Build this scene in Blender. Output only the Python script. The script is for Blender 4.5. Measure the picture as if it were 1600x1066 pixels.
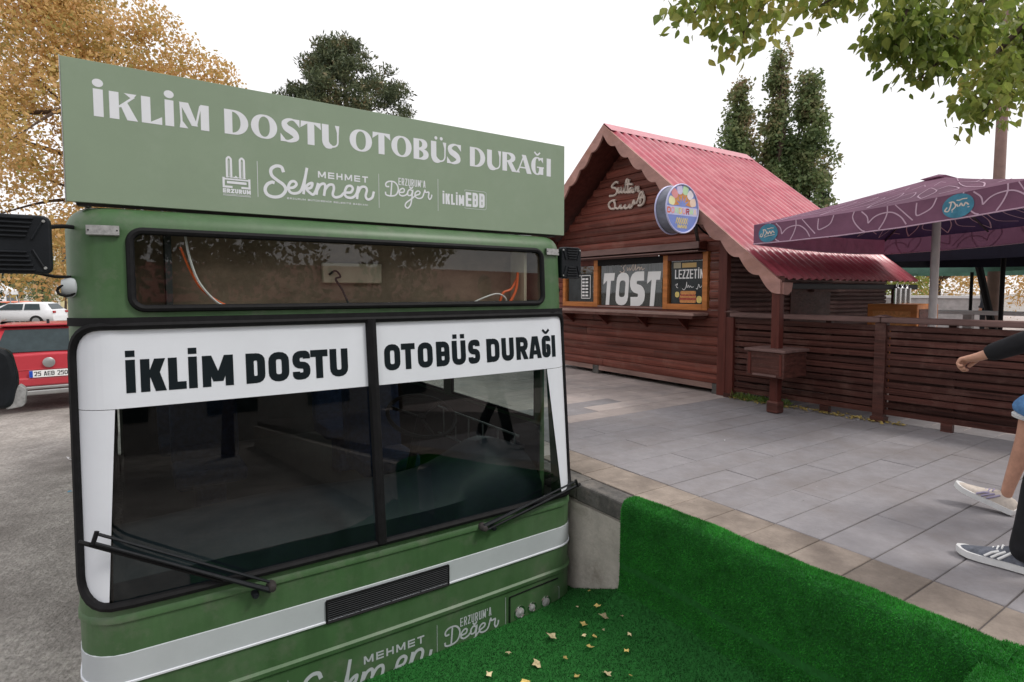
import bpy, bmesh, math, random
import numpy as np
from mathutils import Vector, Matrix
from math import sin, cos, pi, radians, sqrt, atan2

random.seed(7); RNG = np.random.default_rng(7)
scene = bpy.context.scene
for o in list(bpy.data.objects): bpy.data.objects.remove(o)
COL = scene.collection

# ------------------------------------------------------------------ camera
cam_d = bpy.data.cameras.new('camera'); cam = bpy.data.objects.new('camera', cam_d); COL.objects.link(cam)
cam_d.sensor_width = 36; cam_d.lens = 893 / 1600 * 36; cam_d.shift_y = -23 / 1600
cam_d.clip_start = .05; cam_d.clip_end = 2000
cam.location = (0, 0, 1.94)
cam.rotation_euler = (radians(90 - 3.5), 0, atan2(.831, .556) - pi / 2)
scene.camera = cam

# ------------------------------------------------------------------ sky, sun, exposure
SUN_EL, SUN_AZ = radians(52), radians(-50)          # azimuth from +X towards +Y
w = bpy.data.worlds.new('World'); scene.world = w; w.use_nodes = True
nt = w.node_tree; nt.nodes.clear()
out = nt.nodes.new('ShaderNodeOutputWorld'); bg = nt.nodes.new('ShaderNodeBackground')
sky = nt.nodes.new('ShaderNodeTexSky'); sky.sky_type = 'NISHITA'; sky.sun_disc = False
sky.sun_elevation = SUN_EL; sky.sun_rotation = pi / 2 - SUN_AZ; sky.dust_density = 4
sc = nt.nodes.new('ShaderNodeVectorMath'); sc.operation = 'SCALE'; sc.inputs['Scale'].default_value = .1
tc = nt.nodes.new('ShaderNodeTexCoord'); nz = nt.nodes.new('ShaderNodeTexNoise'); nz.inputs['Scale'].default_value = 1.6; nz.inputs['Detail'].default_value = 4
mp = nt.nodes.new('ShaderNodeMapping'); mp.inputs['Scale'].default_value = (1, 1, 2.5)
cr = nt.nodes.new('ShaderNodeValToRGB')
cr.color_ramp.elements[0].position = .3; cr.color_ramp.elements[0].color = (1.06, 1.045, 1.06, 1)
cr.color_ramp.elements[1].position = .7; cr.color_ramp.elements[1].color = (1.16, 1.14, 1.15, 1)
mx = nt.nodes.new('ShaderNodeMix'); mx.data_type = 'RGBA'; mx.inputs[0].default_value = .9
L = nt.links.new
L(tc.outputs['Generated'], mp.inputs[0]); L(mp.outputs[0], nz.inputs['Vector']); L(nz.outputs[0], cr.inputs[0])
L(sky.outputs[0], sc.inputs[0]); L(sc.outputs[0], mx.inputs[6]); L(cr.outputs[0], mx.inputs[7])
L(mx.outputs[2], bg.inputs[0]); bg.inputs[1].default_value = .89; L(bg.outputs[0], out.inputs[0])
sd = bpy.data.lights.new('sun', 'SUN'); sd.energy = 1.5; sd.angle = radians(14); sd.color = (1, .96, .9)
sun = bpy.data.objects.new('sun', sd); COL.objects.link(sun)
sun.rotation_euler = Vector((cos(SUN_EL) * cos(SUN_AZ), cos(SUN_EL) * sin(SUN_AZ), sin(SUN_EL))).to_track_quat('Z', 'Y').to_euler()
sun.location = (0, 0, 30)
vs = scene.view_settings; vs.view_transform = 'Standard'; vs.look = 'None'; vs.exposure = .32; vs.gamma = 1; vs.use_curve_mapping = False
scene.render.engine = 'CYCLES'

# ------------------------------------------------------------------ materials
def mat(name, col, rough=.6, var=.2, scale=(6, 6, 6), bump=.0, bscale=None, metal=0., rnd=0., col2=None, spec=.28, island=0., trans=0., dirt=None, coat=0.):
    m = bpy.data.materials.new(name); m.use_nodes = True
    n = m.node_tree.nodes; l = m.node_tree.links.new
    b = n['Principled BSDF']; b.inputs['Roughness'].default_value = rough; b.inputs['Metallic'].default_value = metal
    b.inputs['Specular IOR Level'].default_value = spec
    if coat: b.inputs['Coat Weight'].default_value = coat; b.inputs['Coat Roughness'].default_value = .12
    g = n.new('ShaderNodeNewGeometry'); mp = n.new('ShaderNodeMapping'); mp.inputs['Scale'].default_value = scale
    l(g.outputs['Position'], mp.inputs[0])
    t = n.new('ShaderNodeTexNoise'); t.inputs['Scale'].default_value = 1; t.inputs['Detail'].default_value = 6; t.inputs['Roughness'].default_value = .65
    l(mp.outputs[0], t.inputs['Vector'])
    r = n.new('ShaderNodeValToRGB'); e = r.color_ramp.elements
    e[0].position = .32; e[1].position = .68
    c2 = col2 or tuple(min(1, c * (1 + var)) for c in col); c1 = col if col2 else tuple(c * (1 - var) for c in col)
    e[0].color = (*c1, 1); e[1].color = (*c2, 1); l(t.outputs[0], r.inputs[0]); last = r.outputs[0]
    for dc, dscale, dlo, dhi in ([] if not dirt else (dirt if isinstance(dirt, list) else [dirt])):
        t2 = n.new('ShaderNodeTexNoise'); t2.inputs['Scale'].default_value = dscale; t2.inputs['Detail'].default_value = 8; t2.inputs['Roughness'].default_value = .7
        l(g.outputs['Position'], t2.inputs['Vector'])
        mr = n.new('ShaderNodeMapRange'); mr.inputs[1].default_value = dlo; mr.inputs[2].default_value = dhi; l(t2.outputs[0], mr.inputs[0])
        mx = n.new('ShaderNodeMix'); mx.data_type = 'RGBA'; l(mr.outputs[0], mx.inputs[0]); l(last, mx.inputs[6]); mx.inputs[7].default_value = (*dc, 1); last = mx.outputs[2]
    if rnd or island:
        if rnd: oi = n.new('ShaderNodeObjectInfo'); rs = oi.outputs['Random']; amt = rnd
        else: rs = g.outputs['Random Per Island']; amt = island
        mr = n.new('ShaderNodeMapRange'); mr.inputs[3].default_value = 1 - amt; mr.inputs[4].default_value = 1 + amt; l(rs, mr.inputs[0])
        vm = n.new('ShaderNodeVectorMath'); vm.operation = 'SCALE'; l(last, vm.inputs[0]); l(mr.outputs[0], vm.inputs['Scale']); last = vm.outputs[0]
    l(last, b.inputs['Base Color'])
    if bump:
        t3 = n.new('ShaderNodeTexNoise'); t3.inputs['Scale'].default_value = 1; t3.inputs['Detail'].default_value = 8
        m3 = n.new('ShaderNodeMapping'); m3.inputs['Scale'].default_value = bscale or scale; l(g.outputs['Position'], m3.inputs[0]); l(m3.outputs[0], t3.inputs['Vector'])
        bp = n.new('ShaderNodeBump'); bp.inputs['Strength'].default_value = bump; bp.inputs['Distance'].default_value = .02
        l(t3.outputs[0], bp.inputs['Height']); l(bp.outputs[0], b.inputs['Normal'])
    if trans:
        tr = n.new('ShaderNodeBsdfTranslucent'); l(last, tr.inputs[0]); ms = n.new('ShaderNodeMixShader'); ms.inputs[0].default_value = trans
        l(b.outputs[0], ms.inputs[1]); l(tr.outputs[0], ms.inputs[2]); l(ms.outputs[0], n['Material Output'].inputs[0])
    return m

def leafmat(name, cols, trans=.3, rough=.55):
    m = bpy.data.materials.new(name); m.use_nodes = True; n = m.node_tree.nodes; l = m.node_tree.links.new
    b = n['Principled BSDF']; b.inputs['Roughness'].default_value = rough; b.inputs['Specular IOR Level'].default_value = .3
    g = n.new('ShaderNodeNewGeometry'); r = n.new('ShaderNodeValToRGB')
    el = r.color_ramp.elements
    while len(el) < len(cols): el.new(.5)
    for i, c in enumerate(cols): el[i].position = i / max(1, len(cols) - 1); el[i].color = (*c, 1)
    t = n.new('ShaderNodeTexNoise'); t.inputs['Scale'].default_value = .9; t.inputs['Detail'].default_value = 2; l(g.outputs['Position'], t.inputs['Vector'])
    ma = n.new('ShaderNodeMath'); ma.operation = 'MULTIPLY_ADD'; ma.inputs[1].default_value = .55; l(g.outputs['Random Per Island'], ma.inputs[0])
    mm = n.new('ShaderNodeMath'); mm.operation = 'MULTIPLY_ADD'; mm.inputs[1].default_value = 1.5; mm.inputs[2].default_value = -.5; l(t.outputs[0], mm.inputs[0]); l(mm.outputs[0], ma.inputs[2])
    l(ma.outputs[0], r.inputs[0]); l(r.outputs[0], b.inputs['Base Color'])
    tr = n.new('ShaderNodeBsdfTranslucent'); l(r.outputs[0], tr.inputs[0]); ms = n.new('ShaderNodeMixShader'); ms.inputs[0].default_value = trans
    l(b.outputs[0], ms.inputs[1]); l(tr.outputs[0], ms.inputs[2]); l(ms.outputs[0], n['Material Output'].inputs[0])
    return m

def glassmat(name, tint=(.8, .85, .83), rough=.01, f0=.055):
    m = bpy.data.materials.new(name); m.use_nodes = True; n = m.node_tree.nodes; l = m.node_tree.links.new
    n.remove(n['Principled BSDF'])
    a = n.new('ShaderNodeBsdfTransparent'); a.inputs[0].default_value = (*tint, 1)
    g = n.new('ShaderNodeBsdfGlossy'); g.inputs['Roughness'].default_value = rough
    lw = n.new('ShaderNodeLayerWeight'); lw.inputs[0].default_value = .5       # facing = 1 - |cos|, the same from both sides
    p5 = n.new('ShaderNodeMath'); p5.operation = 'POWER'; p5.inputs[1].default_value = 5; l(lw.outputs['Facing'], p5.inputs[0])
    ma = n.new('ShaderNodeMath'); ma.operation = 'MULTIPLY_ADD'; ma.inputs[1].default_value = 1 - f0; ma.inputs[2].default_value = f0; l(p5.outputs[0], ma.inputs[0])
    ms = n.new('ShaderNodeMixShader'); l(ma.outputs[0], ms.inputs[0]); l(a.outputs[0], ms.inputs[1]); l(g.outputs[0], ms.inputs[2]); l(ms.outputs[0], n['Material Output'].inputs[0])
    return m

M = {}
M['green'] = mat('bus green paint', (.050, .112, .043), .42, .16, (10, 10, 1.6), .05, (9, 9, 5), spec=.4, dirt=[((.085, .145, .075), 2.6, .45, .8), ((.125, .14, .105), 6.5, .52, .85), ((.035, .06, .03), 30, .68, .74)])
M['white_paint'] = mat('white paint', (.42, .455, .475), .45, .05, (3, 3, 3))
M['film'] = mat('white vinyl film', (.66, .69, .74), .4, .04, (2, 2, 2))
M['ink'] = mat('black vinyl lettering', (.008, .013, .016), .6, .1, spec=.1)
M['rubber'] = mat('black rubber', (.008, .008, .009), .6, .3, (20, 20, 20), spec=.15)
M['blackplastic'] = mat('black plastic', (.010, .012, .015), .5, .2, (14, 14, 14), .05, (60, 60, 60), spec=.2)
M['sage'] = mat('sage sign panel', (.235, .305, .218), .5, .06, (.9, .9, .9), dirt=[((.27, .335, .255), 3, .5, .9), ((.20, .25, .19), 1.2, .5, .9)])
M['signwhite'] = mat('white sign lettering', (.70, .72, .76), .5, .03)
M['alu'] = mat('bare aluminium edge', (.5, .5, .5), .4, .1, metal=.8)
M['chrome'] = mat('chrome', (.7, .7, .7), .15, .1, metal=1)
M['lampgrey'] = mat('dirty lamp lens', (.30, .30, .30), .4, .3, (60, 60, 60))
M['wsglass'] = glassmat('windscreen glass', (.46, .54, .52), .012, .05)
M['glass'] = glassmat('window glass', (.85, .88, .87), .01)
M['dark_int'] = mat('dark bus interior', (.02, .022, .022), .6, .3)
M['dash'] = mat('blue grey dashboard', (.028, .034, .046), .5, .2)
M['seat'] = mat('blue seat fabric', (.03, .05, .12), .8, .3, (30, 30, 30))
M['brownboard'] = mat('brown hardboard', (.27, .21, .15), .7, .25, (2, 2, 5), dirt=((.15, .115, .08), 2.5, .45, .7))
M['cream'] = mat('cream plastic', (.42, .38, .28), .5, .1)
M['wire_red'] = mat('orange cable', (.65, .12, .03), .5, .1)
M['wire_white'] = mat('white cable', (.6, .6, .58), .5, .1)
M['turf'] = mat('artificial turf backing', (.014, .11, .018), .85, .3, (50, 50, 50))
M['blade'] = mat('artificial turf pile', (.036, .262, .032), .5, .5, (5, 5, 5), island=.4, trans=.2)
M['blade_shaded'] = mat('shade darkened turf pile', (.009, .078, .012), .6, .6, (7, 7, 7), island=.45, trans=.15)  # floor pile: the shade before the bus is put into its darker green
M['tile'] = mat('grey paving', (.272, .258, .270), .72, .10, (9, 9, 9), .2, (60, 60, 60), rnd=.06, dirt=[((.215, .19, .185), 1.9, .45, .75), ((.34, .32, .32), 26, .66, .70), ((.13, .12, .12), 17, .68, .72)])
M['tile_beige'] = mat('beige paving', (.30, .25, .212), .78, .2, (7, 7, 7), .3, (50, 50, 50), rnd=.14, dirt=[((.165, .135, .115), 2.4, .42, .7), ((.12, .10, .09), 19, .64, .70)])
M['tile_pale'] = mat('pale pinkish paving', (.42, .36, .34), .78, .14, (4, 4, 4), .2, (50, 50, 50), rnd=.12, dirt=((.27, .25, .25), 1.7, .5, .75))
M['joint'] = mat('paving joint', (.13, .115, .11), .9, .3, (20, 20, 20))
M['kerb'] = mat('dark kerb stone', (.10, .095, .09), .85, .35, (12, 12, 12), .4, (40, 40, 40), dirt=((.2, .18, .16), 5, .5, .7))
M['plaster'] = mat('white washed concrete', (.47, .43, .39), .85, .15, (7, 7, 7), .3, (40, 40, 40), dirt=((.25, .22, .19), 4, .52, .75))
M['asphalt'] = mat('worn dusty asphalt', (.36, .333, .31), .9, .34, (26, 26, 26), .9, (38, 38, 38), dirt=((.19, .172, .158), .8, .42, .66))
M['plank'] = mat('red brown stained plank', (.158, .046, .033), .5, .5, (9, 1.1, 30), .3, (14, 2, 60), rnd=.3, dirt=[((.22, .105, .08), 3.0, .52, .8), ((.05, .016, .013), 6, .62, .75)])
M['slat'] = mat('dark stained slat', (.078, .029, .023), .5, .5, (9, 1.2, 30), .3, (14, 2, 60), rnd=.35, dirt=[((.165, .09, .075), 4, .52, .8), ((.03, .012, .01), 7, .62, .75)])
M['slatx'] = mat('weathered side slat', (.12, .062, .056), .55, .35, (1.2, 9, 30), .15, (2, 14, 60), rnd=.3, dirt=((.2, .13, .12), 4, .5, .8))
M['postwood'] = mat('stained post', (.11, .029, .022), .5, .3, (18, 18, 2), .1, (30, 30, 3))
M['caprail'] = mat('greyed cap rail', (.175, .105, .095), .6, .3, (12, 2, 12), .15)
M['orangewood'] = mat('orange varnished wood', (.52, .19, .055), .4, .25, (10, 2, 14), .05)
M['barge'] = mat('pinkish weathered board', (.40, .22, .19), .6, .22, (4, 4, 9), .1, rnd=.1, dirt=((.33, .16, .11), 3, .5, .75))
M['roof'] = mat('red corrugated sheet', (.42, .085, .115), .28, .16, (2, 5, 5), .0, spec=.5, dirt=[((.55, .20, .22), 2.6, .45, .75), ((.30, .07, .07), 7, .62, .75)])
M['ridge'] = mat('pink ridge cap', (.55, .25, .28), .45, .1)
M['counter'] = mat('greyed counter board', (.30, .19, .165), .5, .3, (14, 2, 14), .15)
M['poster'] = mat('dark window poster', (.035, .042, .045), .4, .5, (4, 4, 4))
M['white'] = mat('white vinyl', (.85, .85, .85), .45, .02)
M['offwhite'] = mat('off white cut letters', (.66, .56, .50), .6, .1)
M['curtain'] = mat('grey lilac curtain', (.34, .32, .38), .8, .35, (2, 22, 1))
M['bread'] = mat('bread orange', (.62, .28, .10), .6, .25, (40, 40, 40))
M['filling'] = mat('red filling', (.42, .09, .06), .6, .4, (50, 50, 50))
M['cheese'] = mat('yellow', (.75, .6, .2), .6, .2, (20, 20, 20))
M['bluesign'] = mat('blue lightbox face', (.20, .27, .62), .35, .1)
M['rim'] = mat('sign rim', (.16, .17, .22), .3, .4, (3, 3, 6))
M['lilac'] = mat('lilac sign trim', (.55, .55, .80), .35, .05)
M['bracket'] = mat('dark steel bracket', (.045, .04, .04), .5, .3)
M['canopy'] = mat('plum parasol cloth', (.25, .115, .185), .7, .12, (5, 5, 5), .1, (8, 8, 8), trans=.3)
M['lining'] = mat('violet lining', (.085, .065, .16), .8, .12, trans=.3)
M['print'] = mat('pink line print', (.66, .46, .58), .7, .05, trans=.2)
M['badge'] = mat('teal badge print', (.06, .22, .32), .6, .25, (12, 12, 12))
M['gold'] = mat('gold print', (.55, .38, .16), .6, .1)
M['polewhite'] = mat('white pole', (.66, .63, .62), .4, .1)
M['blackmetal'] = mat('black metal', (.008, .008, .009), .55, .2, spec=.15)
M['navy'] = mat('dark navy cloth', (.012, .013, .025), .8, .2)
M['greencloth'] = mat('faded green cloth', (.12, .24, .19), .8, .15, trans=.25)
M['bark'] = mat('bark', (.085, .06, .045), .9, .4, (12, 12, 3), .5)
M['polebrown'] = mat('brown painted pole', (.24, .15, .13), .5, .15)
M['stone'] = mat('pale stone', (.42, .40, .40), .8, .2)
M['redcar'] = mat('red car paint', (.46, .045, .06), .3, .05, coat=.6)
M['whitecar'] = mat('white car paint', (.75, .76, .78), .3, .03, coat=.5)
M['orangecar'] = mat('orange car paint', (.6, .12, .03), .3, .05, coat=.5)
M['bluecar'] = mat('silver blue car paint', (.35, .42, .5), .3, .05, coat=.5)
M['carglass'] = mat('car glass', (.03, .045, .05), .06, .2)
M['tyre'] = mat('tyre', (.015, .015, .015), .8, .2)
M['silver'] = mat('silver trim', (.35, .35, .35), .4, .1, metal=.5)
M['plate_blue'] = mat('plate blue', (.02, .08, .45), .4, .05)
M['taillight'] = mat('tail light', (.35, .01, .01), .2, .2)
M['bldg_yellow'] = mat('yellow render', (.62, .56, .34), .8, .08)
M['bldg_white'] = mat('pale render', (.62, .60, .56), .8, .08)
M['bldg_grey'] = mat('grey render', (.40, .38, .36), .8, .1)
M['redroof'] = mat('red tin roof', (.32, .07, .06), .6, .15)
M['tent'] = mat('white tent cloth', (.75, .75, .76), .7, .05)
M['skin'] = mat('skin', (.50, .27, .19), .5, .12, (30, 30, 30))
M['hair'] = mat('dark hair', (.02, .015, .012), .6, .3, (60, 60, 60))
M['black_cloth'] = mat('black cloth', (.014, .014, .017), .85, .35, (12, 12, 12), .2, (25, 25, 25))
M['denim'] = mat('blue denim', (.09, .21, .42), .85, .3, (25, 25, 25), .15)
M['fray'] = mat('white frayed hem', (.62, .62, .62), .9, .2, (80, 80, 80))
M['shoe_grey'] = mat('grey knit shoe', (.13, .14, .17), .75, .35, (40, 40, 40), .1, (90, 90, 90))
M['shoe_beige'] = mat('beige shoe', (.60, .53, .47), .75, .15, (30, 30, 30), .1)
M['sole'] = mat('white rubber sole', (.70, .70, .70), .6, .06, (30, 30, 30))
M['stripe_lilac'] = mat('lilac shoe stripe', (.36, .32, .45), .7, .1)
M['leaf_dry'] = mat('dry yellow leaf', (.48, .36, .12), .7, .35, (40, 40, 40), rnd=.35)
M['leaf_pale'] = mat('dry pale leaf', (.50, .42, .25), .7, .3, (40, 40, 40), rnd=.3)
M['paper_blue'] = mat('blue wrapper', (.08, .35, .55), .5, .2)
M['flower'] = mat('yellow flowers', (.75, .52, .03), .7, .2)
L_ORANGE = leafmat('autumn orange leaves', [(.29, .29, .09), (.50, .37, .13), (.66, .43, .18), (.78, .56, .32)], .55)
L_POPLAR = leafmat('poplar leaves', [(.09, .14, .06), (.15, .21, .085), (.22, .25, .11), (.36, .26, .16)], .4)
L_PINE = leafmat('pine needles', [(.04, .055, .03), (.075, .10, .05), (.11, .135, .065), (.19, .14, .07)], .2)
L_NEAR = leafmat('overhanging leaves', [(.10, .16, .03), (.18, .25, .05), (.28, .33, .075), (.48, .43, .12)], .55, .4)
L_WILLOW = leafmat('willow leaves', [(.18, .22, .05), (.28, .32, .08), (.36, .38, .10)], .4)
L_DARK = leafmat('dark green leaves', [(.02, .04, .018), (.04, .065, .028), (.065, .09, .04)], .2)
L_GRASS = leafmat('grass tufts', [(.06, .12, .02), (.12, .19, .04), (.3, .26, .07)], .2)

# ------------------------------------------------------------------ helpers
def newobj(name, me=None): o = bpy.data.objects.new(name, me); COL.objects.link(o); return o
def tag(o, label=None, cat=None, group=None, kind=None):
    if label: o['label'] = label
    if cat: o['category'] = cat
    if group: o['group'] = group
    if kind: o['kind'] = kind
    return o
def root(name, loc, label, cat, group=None, rz=0):
    o = newobj(name); o.location = loc; o.rotation_euler = (0, 0, rz); o.empty_display_size = .1
    return tag(o, label, cat, group)
def par(o, p, world=True):
    o.parent = p
    if world:                                   # the child was modelled in world coordinates
        q = p
        T = Matrix.Identity(4)
        while q is not None:
            T = Matrix.LocRotScale(q.location, q.rotation_euler, q.scale) @ q.matrix_parent_inverse.__class__(q.matrix_parent_inverse) if False else T
            q = None
        o.matrix_parent_inverse = WM(p).inverted()
    return o
def WM(p):
    m = Matrix.LocRotScale(p.location, p.rotation_euler, p.scale)
    return (WM(p.parent) @ p.matrix_parent_inverse @ m) if p.parent else m

class MB:
    def __init__(s): s.v = []; s.f = []; s.mi = []; s.m = 0
    def add(s, vs, fs):
        b = len(s.v); s.v += [tuple(map(float, x)) for x in vs]; s.f += [tuple(b + i for i in f) for f in fs]; s.mi += [s.m] * len(fs); return s
    def box(s, a, b):
        x0, y0, z0 = a; x1, y1, z1 = b
        return s.add([(x0, y0, z0), (x1, y0, z0), (x1, y1, z0), (x0, y1, z0), (x0, y0, z1), (x1, y0, z1), (x1, y1, z1), (x0, y1, z1)],
                     [(0, 3, 2, 1), (4, 5, 6, 7), (0, 1, 5, 4), (1, 2, 6, 5), (2, 3, 7, 6), (3, 0, 4, 7)])
    def cbox(s, c, d, rot=None):
        c = Vector(c); vs = []
        for z in (-1, 1):
            for x, y in ((-1, -1), (1, -1), (1, 1), (-1, 1)):
                p = Vector((x * d[0] / 2, y * d[1] / 2, z * d[2] / 2)); p = (rot @ p) if rot else p; vs.append(c + p)
        return s.add(vs, [(0, 3, 2, 1), (4, 5, 6, 7), (0, 1, 5, 4), (1, 2, 6, 5), (2, 3, 7, 6), (3, 0, 4, 7)])
    def tube(s, pts, r, n=8, closed=False, caps=True, up=(0, 0, 1)):
        pts = [Vector(p) for p in pts]; N = len(pts); rs = r if hasattr(r, '__len__') else [r] * N
        vs = []; prev = None
        for i, p in enumerate(pts):
            a = pts[(i - 1) % N] if (closed or i > 0) else p; b = pts[(i + 1) % N] if (closed or i < N - 1) else p
            t = (b - a).normalized()
            if prev is None:
                u = Vector(up)
                if abs(t.dot(u)) > .95: u = Vector((1, 0, 0))
                x = t.cross(u).normalized()
            else: x = (prev - t * prev.dot(t)).normalized()
            prev = x; y = t.cross(x)
            vs += [p + (x * cos(2 * pi * k / n) + y * sin(2 * pi * k / n)) * rs[i] for k in range(n)]
        fs = []
        for i in range(N if closed else N - 1):
            j = (i + 1) % N
            fs += [(i * n + k, i * n + (k + 1) % n, j * n + (k + 1) % n, j * n + k) for k in range(n)]
        if caps and not closed: fs += [tuple(range(n - 1, -1, -1)), tuple((N - 1) * n + k for k in range(n))]
        return s.add(vs, fs)
    def lathe(s, prof, c=(0, 0, 0), n=24, axis='z'):
        vs = []
        for r, h in prof:
            for k in range(n):
                a = 2 * pi * k / n
                q = (r * cos(a), r * sin(a), h) if axis == 'z' else ((r * cos(a), h, r * sin(a)) if axis == 'y' else (h, r * cos(a), r * sin(a)))
                vs.append((c[0] + q[0], c[1] + q[1], c[2] + q[2]))
        fs = [(i * n + k, i * n + (k + 1) % n, (i + 1) * n + (k + 1) % n, (i + 1) * n + k) for i in range(len(prof) - 1) for k in range(n)]
        fs += [tuple(range(n - 1, -1, -1)), tuple((len(prof) - 1) * n + k for k in range(n))]
        return s.add(vs, fs)
    def grid(s, rows):
        m = len(rows[0]); vs = [p for r in rows for p in r]
        return s.add(vs, [(i * m + j, i * m + j + 1, (i + 1) * m + j + 1, (i + 1) * m + j) for i in range(len(rows) - 1) for j in range(m - 1)])
    def prism(s, poly, a, b, axis):              # poly in the two other axes, extruded from a to b on axis
        def P(u, v, t): return {'x': (t, u, v), 'y': (u, t, v), 'z': (u, v, t)}[axis]
        n = len(poly); vs = [P(u, v, a) for u, v in poly] + [P(u, v, b) for u, v in poly]
        return s.add(vs, [tuple(range(n)), tuple(range(2 * n - 1, n - 1, -1))] + [(i, i + n, (i + 1) % n + n, (i + 1) % n) for i in range(n)])
    def mesh(s, name, mats, smooth=False, fix=True):
        me = bpy.data.meshes.new(name); me.from_pydata(s.v, [], s.f)
        for m in (mats if isinstance(mats, (list, tuple)) else [mats]): me.materials.append(M[m] if isinstance(m, str) else m)
        me.polygons.foreach_set('material_index', s.mi)
        if fix:
            bm = bmesh.new(); bm.from_mesh(me); bmesh.ops.recalc_face_normals(bm, faces=bm.faces); bm.to_mesh(me); bm.free()
        if smooth: me.polygons.foreach_set('use_smooth', [True] * len(me.polygons))
        me.update(); return me
    def build(s, name, mats, parent=None, smooth=False, bevel=0, world=True, fix=True):
        o = newobj(name, s.mesh(name, mats, smooth, fix))
        if parent: par(o, parent, world)
        if bevel:
            bv = o.modifiers.new('bevel', 'BEVEL'); bv.width = bevel; bv.segments = 2; bv.limit_method = 'ANGLE'
        if smooth:
            try:
                es = o.modifiers.new('edges', 'EDGE_SPLIT'); es.split_angle = radians(40)
            except Exception: pass
        return o
def catmull(pts, k=6):
    P = [np.array(p, float) for p in pts]
    if len(P) < 3: return [tuple(p) for p in P]
    P = [2 * P[0] - P[1]] + P + [2 * P[-1] - P[-2]]; o = []
    for i in range(1, len(P) - 2):
        for j in range(k):
            t = j / k; a, b, c, d = P[i - 1:i + 3]
            o.append(tuple(.5 * (2 * b + (c - a) * t + (2 * a - 5 * b + 4 * c - d) * t * t + (3 * b - a - 3 * c + d) * t ** 3)))
    o.append(tuple(P[-2])); return o
def fillet(pts, r, closed=False, k=4):
    n = len(pts); o = []
    for i, p in enumerate(pts):
        if not closed and i in (0, n - 1): o.append(tuple(p)); continue
        p = np.array(p, float); a = np.array(pts[i - 1], float) - p; b = np.array(pts[(i + 1) % n], float) - p
        la, lb = np.linalg.norm(a), np.linalg.norm(b); d = min(r, la * .49, lb * .49); A = p + a / la * d; B = p + b / lb * d
        for j in range(k + 1):
            t = j / k; o.append(tuple((1 - t) ** 2 * A + 2 * t * (1 - t) * p + t * t * B))
    return o

# ---- flat lettering: ribbons and polygons in 2-D, mapped onto a surface
class Ink:
    """collects flat strokes (x, z) with a tiny growing lift so that no two strokes share a plane"""
    def __init__(s): s.v = []; s.f = []; s.lift = 0.
    def ribbon(s, pts, wd, closed=False, cap=0):
        pts = [np.array(p, float) for p in pts]; n = len(pts)
        if n < 2: return
        ws = list(wd) if hasattr(wd, '__len__') else [wd] * n; b = len(s.v)
        for i, p in enumerate(pts):
            a = pts[i - 1] if (closed or i) else None; c = pts[(i + 1) % n] if (closed or i < n - 1) else None
            t1 = (p - a) if a is not None else (c - p); t2 = (c - p) if c is not None else (p - a)
            t1 = t1 / (np.linalg.norm(t1) + 1e-9); t2 = t2 / (np.linalg.norm(t2) + 1e-9)
            n1 = np.array((-t1[1], t1[0])); n2 = np.array((-t2[1], t2[0])); m = n1 + n2; lm = np.linalg.norm(m)
            m = m / lm if lm > .2 else n1; k = 1 / max(.5, float(m @ n1)); h = ws[i] / 2 * k
            q = p.copy()
            if cap and not closed and i == 0: q = p - t2 * cap
            if cap and not closed and i == n - 1: q = p + t1 * cap
            s.lift += 2e-6
            s.v += [(q[0] + m[0] * h, q[1] + m[1] * h, s.lift), (q[0] - m[0] * h, q[1] - m[1] * h, s.lift)]
        for i in range(n if closed else n - 1):
            j = (i + 1) % n; s.f.append((b + 2 * i, b + 2 * i + 1, b + 2 * j + 1, b + 2 * j))
        s.lift += 6e-5
    def poly(s, pts):
        b = len(s.v); s.v += [(p[0], p[1], s.lift) for p in pts]; s.f.append(tuple(range(b, b + len(pts)))); s.lift += 6e-5
    def disc(s, c, rx, rz=None, n=16): rz = rz or rx; s.poly([(c[0] + rx * cos(2 * pi * k / n), c[1] + rz * sin(2 * pi * k / n)) for k in range(n)])
    def rect(s, x0, z0, x1, z1): s.poly([(x0, z0), (x1, z0), (x1, z1), (x0, z1)])
    def build(s, name, material, fn, parent):
        me = bpy.data.meshes.new(name); me.from_pydata([tuple(fn(x, z, l)) for x, z, l in s.v], [], s.f)
        me.materials.append(M[material]); o = newobj(name, me); par(o, parent); return o

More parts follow.
